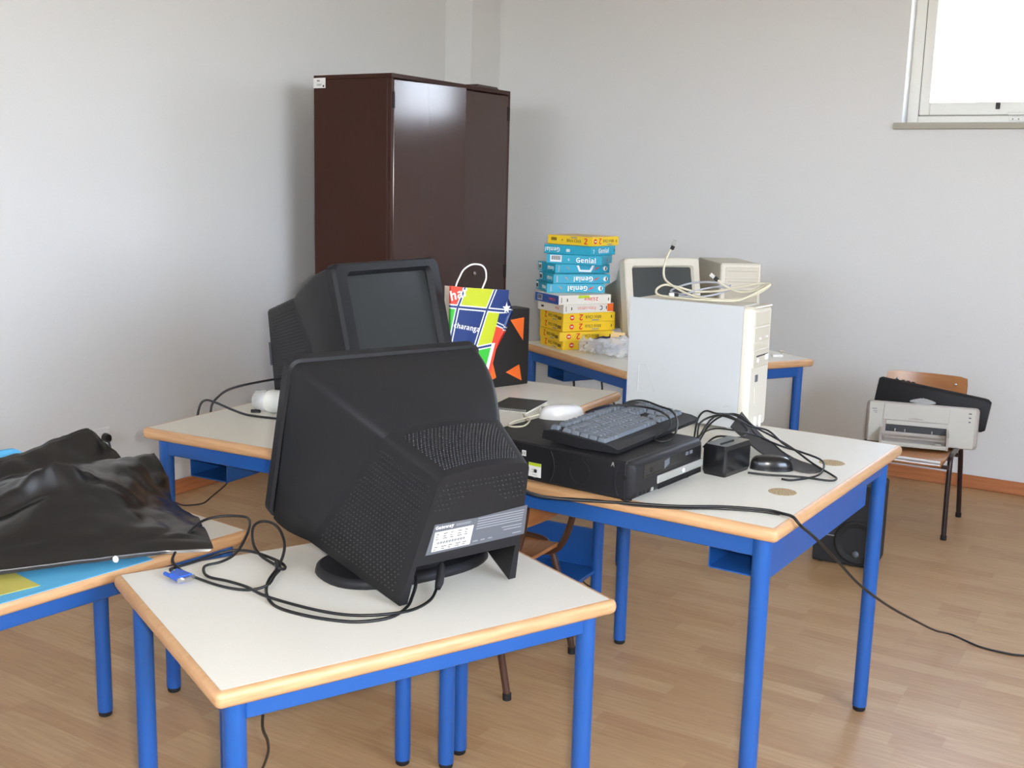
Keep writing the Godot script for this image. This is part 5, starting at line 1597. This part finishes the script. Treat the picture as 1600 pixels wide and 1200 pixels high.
func build_back_desk_things() -> void:
	var h := 0.0379
	var T := 0.76
	var d := Vector3(0.195, h, 0.249)
	var e := Vector3(0.239, h, 0.188)
	var L := [
		[1.595, 1.640, -32.0, d, "y", "bottom yellow game box of the stack, half hidden by clear wrapping", true],
		[1.600, 1.661, -35.2, d, "y", "second yellow game box from the bottom of the stack", true],
		[1.592, 1.6388, -32.0, d, "y", "third yellow game box from the bottom of the stack", true],
		[1.592, 1.6420, -31.0, d, "y", "fourth yellow game box, just under the white one with an orange end", true],
		[1.5892, 1.6563, -27.6, d, "w", "white game box with an orange end panel in the middle of the stack", true],
		[1.5937, 1.6905, -30.3, d, "b", "white game box with blue end and lime sticker in the stack", true],
		[1.5372, 1.6144, -46.3, d, "t", "lowest of the three turquoise boxes with upside-down lettering, set back to the left", true],
		[1.5448, 1.5938, -42.6, d, "t", "middle one of the three turquoise boxes with upside-down lettering", true],
		[1.5100, 1.5400, -38.2, d, "t", "turquoise game box with a white torn patch on its side", true],
		[1.5430, 1.5490, 13.8, e, "t", "turquoise game box with a large barcode and upright lettering", false],
		[1.5360, 1.5380, -4.8, e, "t", "turquoise game box wrapped in film just below the top yellow one", true],
		[1.5250, 1.4890, -8.9, e, "y", "topmost yellow game box of the stack, with upright lettering", false]]
	for k in 12:
		var a: Array = L[k]
		game_box(k + 1, a[0], a[1], T + k * h, a[2], a[3], a[4], a[5], a[6])
	# torn white patch on box nine is glued-on paper
	# clear plastic wrapping with a brown card tag
	var w := thing("plastic_wrapping", "crumpled clear plastic wrapping lying in front of the yellow boxes", "wrapping", Vector3(1.77, T, 1.83))
	var nz := FastNoiseLite.new()
	nz.seed = 31; nz.frequency = 16.0
	var rings := []
	var a0 := Vector3(1.690, T + 0.036, 1.800)
	var a1 := Vector3(1.905, T + 0.044, 1.800)
	for i in 15:
		var v := i / 14.0
		var c := a0.lerp(a1, v) + Vector3(0, 0, 0.03 * sin(v * 3))
		var r := 0.026 + 0.016 * smoothstep(0.5, 0.95, v)
		if i == 14: r *= 0.6
		if i == 0: r *= 0.5
		var ring := []
		for k in 22:
			var ang := -TAU * k / 22
			var dir := Vector3(0.1, sin(ang), -cos(ang))
			var q := c + dir * r
			q += dir * nz.get_noise_3d(q.x * 2, q.y * 4, q.z * 4) * 0.022
			q.y = maxf(q.y, T + 0.001)
			ring.append(q - w.position)
		rings.append(ring)
	var st := begin(); loft(st, rings, true, true, -1); part(w, "film", st, M.clear_film)
	var tg := thing("card_tag", "small tan card with dark symbols sticking up from the clear wrapping", "card", Vector3(1.835, T + 0.062, 1.760), 55)
	st = begin(); prism(st, [Vector2(-0.035, -0.012), Vector2(0.025, -0.025), Vector2(0.04, 0.026), Vector2(-0.02, 0.032)], 0.0012); part(tg, "card", st, M.box_top)
	st = begin(); prism(st, [Vector2(0.006, -0.012), Vector2(0.016, -0.014), Vector2(0.026, 0.014), Vector2(0.014, 0.016)], 0.0006, Transform3D(Basis.IDENTITY, Vector3(0, 0, 0.0012))); part(tg, "symbols", st, M.print_black)
	var n := thing("cloth_pouch", "dark blue cloth pouch tucked between the boxes and the beige monitor", "pouch", Vector3(1.768, T, 1.712), 35)
	rings = []
	for lv in [[0.0, 0.9], [0.012, 1.0], [0.040, 0.96], [0.058, 0.7], [0.062, 0.3]]:
		var ring := []
		for p in rrect(0.105 * lv[1], 0.062 * lv[1], 0.02, 4):
			ring.append(Vector3(p.x, lv[0] + nz.get_noise_2d(p.x * 30, p.y * 30) * 0.006 * (1 if lv[0] > 0 else 0), -p.y))
		rings.append(ring)
	st = begin(); loft(st, rings); part(n, "pouch", st, M.navy)
	# small white plug with its lead at the right of this desk
	var pl := thing("white_connector", "small white connector with a short lead on the far right of the boxes' desk", "connector", Vector3(2.372, T, 1.372), 40)
	st = begin(); box(st, Vector3(0, 0.006, 0), Vector3(0.045, 0.012, 0.022), 0.003); part(pl, "body", st, M.white)
	st = begin(); tube(st, smooth_path([Vector3(0.02, 0.008, 0.0), Vector3(0.03, 0.012, -0.03), Vector3(0.035, 0.016, -0.06), Vector3(0.06, 0.012, -0.075)], 5), 0.003, 8); part(pl, "lead", st, M.cream_cord)
	for k in 2:
		var x: float = [1.5616, 1.6971][k]
		var c := cable(self, "dangling_lead", [Vector3(x - 0.02, 0.625, 1.56), Vector3(x, 0.614, 1.6), Vector3(x + 0.004, 0.581, 1.6), Vector3(x + 0.012, 0.50, 1.605), Vector3(x + 0.02, 0.42, 1.60), Vector3(x + 0.01, 0.36, 1.59)], 0.005 if k == 0 else 0.004, M.cable)
		tag(c, ["black lead end dangling under the desk below the yellow boxes", "black lead dangling under the desk near its front corner"][k], "cable", "leads hanging under the boxes' desk")

# ------------------------------------------------------------------ right: chair with printer, speaker
func build_right_things() -> void:
	chair("small wooden chair by the back wall carrying the inkjet printer", Vector3(2.812, 0, 0.772), 1.5, M.tube_dark)
	var p := thing("inkjet_printer", "pale grey inkjet printer sitting askew on the wooden chair", "printer", Vector3(2.829, 0.354, 0.728), 12.6)
	var w := 0.458
	var h := 0.186
	var st := begin()
	var roll := Transform3D.IDENTITY
	var rings := []
	# the lid slopes down towards the rear
	for lv in [[-0.105, 0.010, 0.062], [-0.095, 0.0, 0.052], [0.02, 0.0, 0.022], [0.078, 0.0, 0.004], [0.092, 0.003, 0.0], [0.099, 0.009, 0.0]]:
		var r := []
		var hh: float = h - lv[2] - 2 * lv[1]
		for q in rrect(w - 2 * lv[1], hh, 0.016, 4): r.append(roll * Vector3(q.x, q.y + hh / 2 + lv[1], lv[0]))
		rings.append(r)
	loft(st, rings, true, true, 0)
	part(p, "housing", st, M.printer_side)
	var z := 0.1005
	st = begin(); box(st, Vector3(-0.188, h / 2, z), Vector3(0.060, h - 0.012, 0.006), 0.003, roll); var lp := part(p, "left_panel", st, M.printer)
	st = begin(); box(st, Vector3(0.158, h / 2, z), Vector3(0.112, h - 0.012, 0.006), 0.003, roll); var rp := part(p, "right_panel", st, M.printer)
	st = begin(); box(st, Vector3(-0.024, h - 0.043, z + 0.001), Vector3(0.268, 0.072, 0.008), 0.002, roll); var lid := part(p, "front_lid", st, M.printer)
	st = begin(); prism(st, [Vector2(-0.032, 0), Vector2(0.0, 0.005), Vector2(0.032, 0), Vector2(0.028, -0.003), Vector2(-0.028, -0.003)], 0.002, roll * Transform3D(Basis.IDENTITY, Vector3(-0.024, h - 0.068, z + 0.005))); part(lid, "finger_grip", st, M.printer_side)
	st = begin(); box(st, Vector3(-0.020, h - 0.090, z), Vector3(0.250, 0.020, 0.006), 0.002, roll); part(p, "chute_top", st, M.printer)
	st = begin(); box(st, Vector3(-0.020, 0.072, z - 0.004), Vector3(0.250, 0.034, 0.006), 0.0, roll); part(p, "paper_slot", st, M.printer_dark)
	st = begin()
	for x in [-0.105, -0.065, 0.045]: box(st, Vector3(x, 0.064, z + 0.001), Vector3(0.004, 0.012, 0.004), 0.001, roll)
	part(p, "guide_pin", st, M.printer)
	# paper tray sticking out
	st = begin()
	slab(st, Vector3(-0.165, 0.004, z - 0.02), Vector3(0.108, 0.010, z + 0.062), 0.002)
	var tr := part(p, "paper_tray", st, M.printer)
	st = begin(); slab(st, Vector3(-0.165, 0.010, z + 0.052), Vector3(0.108, 0.022, z + 0.062), 0.002); part(tr, "tray_front", st, M.printer)
	st = begin(); prism(st, [Vector2(0, 0.004), Vector2(0.068, 0.004), Vector2(0.068, 0.060), Vector2(0.0, 0.088)], 0.010, Transform3D(Basis(Vector3(0, 0, 1), Vector3(0, 1, 0), Vector3(-1, 0, 0)), Vector3(0.112, 0, z - 0.004))); part(tr, "tray_side", st, M.printer_side)
	st = begin(); prism(st, [Vector2(0, 0.004), Vector2(0.068, 0.004), Vector2(0.068, 0.050), Vector2(0.0, 0.075)], 0.010, Transform3D(Basis(Vector3(0, 0, 1), Vector3(0, 1, 0), Vector3(-1, 0, 0)), Vector3(-0.158, 0, z - 0.004))); part(tr, "tray_side", st, M.printer_side)
	st = begin(); slab(st, Vector3(-0.150, 0.036, z - 0.01), Vector3(0.100, 0.042, z + 0.048), 0.001); part(tr, "output_shelf", st, M.printer_side)
	st = begin(); slab(st, Vector3(0.060, 0.011, z + 0.03), Vector3(0.085, 0.026, z + 0.048), 0.002); part(tr, "width_stop", st, M.printer)
	for k in 3:
		st = begin(); box(st, Vector3(0.190, 0.160 - k * 0.018, z + 0.003), Vector3(0.012 - k * 0.002, 0.005, 0.003), 0.001, roll); part(rp, "button", st, M.grey_label)
	st = begin(); box(st, Vector3(-0.196, 0.150, z + 0.0033), Vector3(0.020, 0.004, 0.0006), 0.0, roll); box(st, Vector3(-0.192, 0.140, z + 0.0033), Vector3(0.018, 0.003, 0.0006), 0.0, roll); box(st, Vector3(-0.190, 0.133, z + 0.0033), Vector3(0.010, 0.003, 0.0006), 0.0, roll); part(lp, "model_print", st, M.grey_print)
	# black appliance wedged behind the printer
	var b := thing("black_scanner", "long black device wedged slanting behind the printer on the chair", "scanner", Vector3(2.842, 0.362, 0.592), 2)
	var R := Transform3D(Basis(Vector3(0, 0, 1), -0.115) * Basis(Vector3.RIGHT, -0.10), Vector3(0, 0.140, 0))
	st = begin()
	rings = []
	for lv in [[-0.242, 0.006, -0.006], [-0.232, 0.0, 0.0], [0.225, 0.0, 0.0], [0.240, 0.010, 0.004]]:
		var r := []
		for q in rrect(0.045 - lv[1], 0.148 - lv[1] * 2, 0.014, 4): r.append(R * Vector3(lv[0], q.y, -q.x))
		rings.append(r)
	loft(st, rings, true, true, 0)
	part(b, "body", st, M.black)
	st = begin(); box(st, Vector3(0.02, 0.073, 0.008), Vector3(0.40, 0.006, 0.010), 0.002, R); part(b, "top_ridge", st, M.black_dull)
	st = begin()
	for k in 3: box(st, Vector3(-0.14 + k * 0.022, 0.076, 0.004), Vector3(0.014, 0.008, 0.012), 0.002, R)
	part(b, "knob_row", st, M.black_dull)
	var cl := thing("clear_bag_of_parts", "small clear plastic pouch draped between the printer and the black device", "pouch", Vector3(2.835, 0.354 + h - 0.014, 0.752), 10)
	rings = []
	for k in 6:
		var r := []
		var rr: float = [0.030, 0.052, 0.056, 0.050, 0.036, 0.012][k]
		for j in 18:
			var a := -TAU * j / 18
			r.append(Vector3(rr * cos(a) * 1.0, 0.0 + k * 0.0045 + 0.003 * sin(a * 3) * (1 if k > 0 else 0), rr * 0.5 * sin(a)))
		rings.append(r)
	st = begin(); loft(st, rings, true, true, 0); part(cl, "film", st, M.clear_film)
	# speaker on the floor
	var s := thing("loudspeaker", "black loudspeaker box standing on the floor behind the right desk", "speaker", Vector3(2.738, 0, 1.452), 4)
	st = begin()
	loft(st, [box_ring(0.235, 0.185, 0.006), box_ring(0.240, 0.190, 0.012), box_ring(0.240, 0.190, 0.318), box_ring(0.232, 0.182, 0.325)], true, true, -1)
	part(s, "cabinet", st, M.black_dull)
	st = begin(); lathe(st, [Vector2(0.086, 0.0), Vector2(0.086, 0.006), Vector2(0.076, 0.008), Vector2(0.070, 0.004), Vector2(0.025, -0.004)], 28, Transform3D(Basis(Vector3.RIGHT, PI / 2), Vector3(0.045, 0.10, 0.093))); var co := part(s, "cone", st, M.rubber)
	st = begin(); lathe(st, [Vector2(0.013, 0.0), Vector2(0.010, 0.006), Vector2(0.004, 0.009)], 16, Transform3D(Basis(Vector3.RIGHT, PI / 2), Vector3(0.045, 0.055, 0.100))); part(co, "dust_cap", st, M.grey_label)
	st = begin(); box(st, Vector3(-0.055, 0.115, 0.096), Vector3(0.036, 0.004, 0.001)); part(s, "nameplate", st, M.grey_print)
	for x in [-0.09, 0.09]:
		for zz in [-0.07, 0.07]:
			st = begin(); rod(st, Vector3(x, 0, zz), Vector3(x, 0.007, zz), 0.012, 12); part(s, "foot", st, M.rubber)
	# socket on the left wall with a plug in it
	var k := thing("wall_socket", "white wall socket low on the left wall", "socket", Vector3(LEFT, 0.335, 2.765), 90)
	st = begin(); box(st, Vector3(0, 0, 0.005), Vector3(0.082, 0.082, 0.010), 0.003); part(k, "plate", st, M.white)
	st = begin(); lathe(st, [Vector2(0.021, 0.0), Vector2(0.0225, 0.004), Vector2(0.0225, 0.004)], 24, Transform3D(Basis(Vector3.RIGHT, PI / 2), Vector3(0, 0, 0.010))); part(k, "rim", st, M.white)
	var pg := thing("plug", "black mains plug pushed into the wall socket", "plug", Vector3(LEFT + 0.014, 0.335, 2.755), 90)
	st = begin(); loft(st, [ring3(0.038, 0.038, 0.019, 0.0), ring3(0.038, 0.038, 0.019, 0.012), ring3(0.030, 0.034, 0.014, 0.024, 0, -0.002)]); part(pg, "body", st, M.black_gloss)
	st = begin(); tube(st, smooth_path([Vector3(0, -0.008, 0.018), Vector3(0, -0.030, 0.028), Vector3(0.0, -0.06, 0.028), Vector3(-0.02, -0.2, 0.02), Vector3(-0.03, -0.32, 0.03)], 5), 0.0045, 8); part(pg, "lead", st, M.cable)

# ------------------------------------------------------------------ everything
func _ready() -> void:
	var cam := Camera3D.new()
	cam.name = "camera"
	cam.keep_aspect = Camera3D.KEEP_HEIGHT
	cam.fov = 38.2615
	cam.near = 0.05
	cam.far = 60
	cam.transform = Transform3D(Basis(Vector3(0.8509, 0.0253, -0.5247), Vector3(-0.1149, 0.9836, -0.1390), Vector3(0.5125, 0.1786, 0.8399)).orthonormalized(), Vector3(3.7741, 1.4282, 5.7299))
	add_child(cam)
	cam.current = true
	var env := Environment.new()
	env.background_mode = Environment.BG_SKY
	var sky := Sky.new()
	var sm := ProceduralSkyMaterial.new()
	sm.sky_top_color = Color(0.80, 0.88, 1.0)
	sm.sky_horizon_color = Color(0.95, 0.97, 1.0)
	sm.ground_bottom_color = Color(0.55, 0.53, 0.50)
	sm.ground_horizon_color = Color(0.80, 0.79, 0.77)
	sm.sky_energy_multiplier = 4.5
	sm.ground_energy_multiplier = 4.5
	sky.sky_material = sm
	env.sky = sky
	env.tonemap_mode = Environment.TONE_MAPPER_LINEAR
	env.tonemap_exposure = 0.77
	env.ambient_light_source = Environment.AMBIENT_SOURCE_SKY
	env.sdfgi_enabled = true
	env.ssao_enabled = true
	env.ssil_enabled = true
	var we := WorldEnvironment.new()
	we.environment = env
	add_child(we)
	# the photographer's flash, just right of and above the lens
	var fl := SpotLight3D.new()
	fl.name = "camera_flash"
	fl.position = cam.position + cam.basis.x * 0.055 + cam.basis.y * 0.030 - cam.basis.z * 0.02
	fl.basis = cam.basis
	fl.spot_angle = 48
	fl.spot_angle_attenuation = 0.6
	fl.light_energy = 5.0
	fl.light_color = Color(1.0, 0.985, 0.96)
	fl.light_size = 0.012
	fl.spot_range = 14
	fl.spot_attenuation = 2.0
	fl.shadow_enabled = true
	add_child(fl)

	make_materials()
	build_room()
	desk("nearest white-topped desk carrying the monitor seen from behind", 2.429, 4.0826, 65.18, 0.7854, 0.602, 0.6252, 0.042)
	desk("desk at the left edge of the photo heaped with the black bag", 1.650, 4.3177, 84.35, 0.785, 0.5782, 0.6252, 0.042)
	var d3 := desk("right desk with two round chipboard patches, carrying the flat computer", 2.7195, 3.1522, -2.085, 0.8245, 0.9216, 0.76, 0.046, 1)
	for q in [Vector3(3.043, 0.76, 3.352), Vector3(3.058, 0.76, 3.011)]:
		var st := begin()
		var c: Vector3 = d3.transform.affine_inverse() * q
		lathe(st, [Vector2(0.0315, -0.001), Vector2(0.0315, 0.0002), Vector2(0.030, 0.0006)], 28, Transform3D(Basis.IDENTITY, c))
		tag(part(d3, "chipboard_patch", st, M.chipboard), "round speckled chipboard patch")
	var d4 := desk("long desk in the middle carrying the turned black monitor and the bags", 1.8190, 3.1265, 3.326, 0.8340, 1.2350, 0.76, 0.046, -1)
	var st2 := begin(); slab(st2, Vector3(-0.37, 0.152, -0.602), Vector3(0.385, 0.285, -0.590), 0.001); part(d4, "low_back_panel", st2, M.blue)
	st2 = begin(); slab(st2, Vector3(-0.37, 0.140, -0.602), Vector3(0.385, 0.152, -0.30), 0.001); part(d4, "low_shelf", st2, M.blue)
	desk("desk by the back wall carrying the stacked boxes and the beige monitor", 1.92545, 1.5102, -30.31, 0.8014, 0.8901, 0.76, 0.046, -1)
	build_cabinet()
	chair("brown framed wooden chair tucked under the long desk", Vector3(2.072, 0, 3.057), -90, M.tube_brown)
	build_front_desk_things()
	build_middle_desk_things()
	build_left_desk_things()
	build_desktop_pc()
	build_keyboard()
	build_white_tower()
	build_network_cables()
	build_table3_things()
	build_beige_monitor()
	build_beige_tower()
	build_back_desk_things()
	build_right_things()
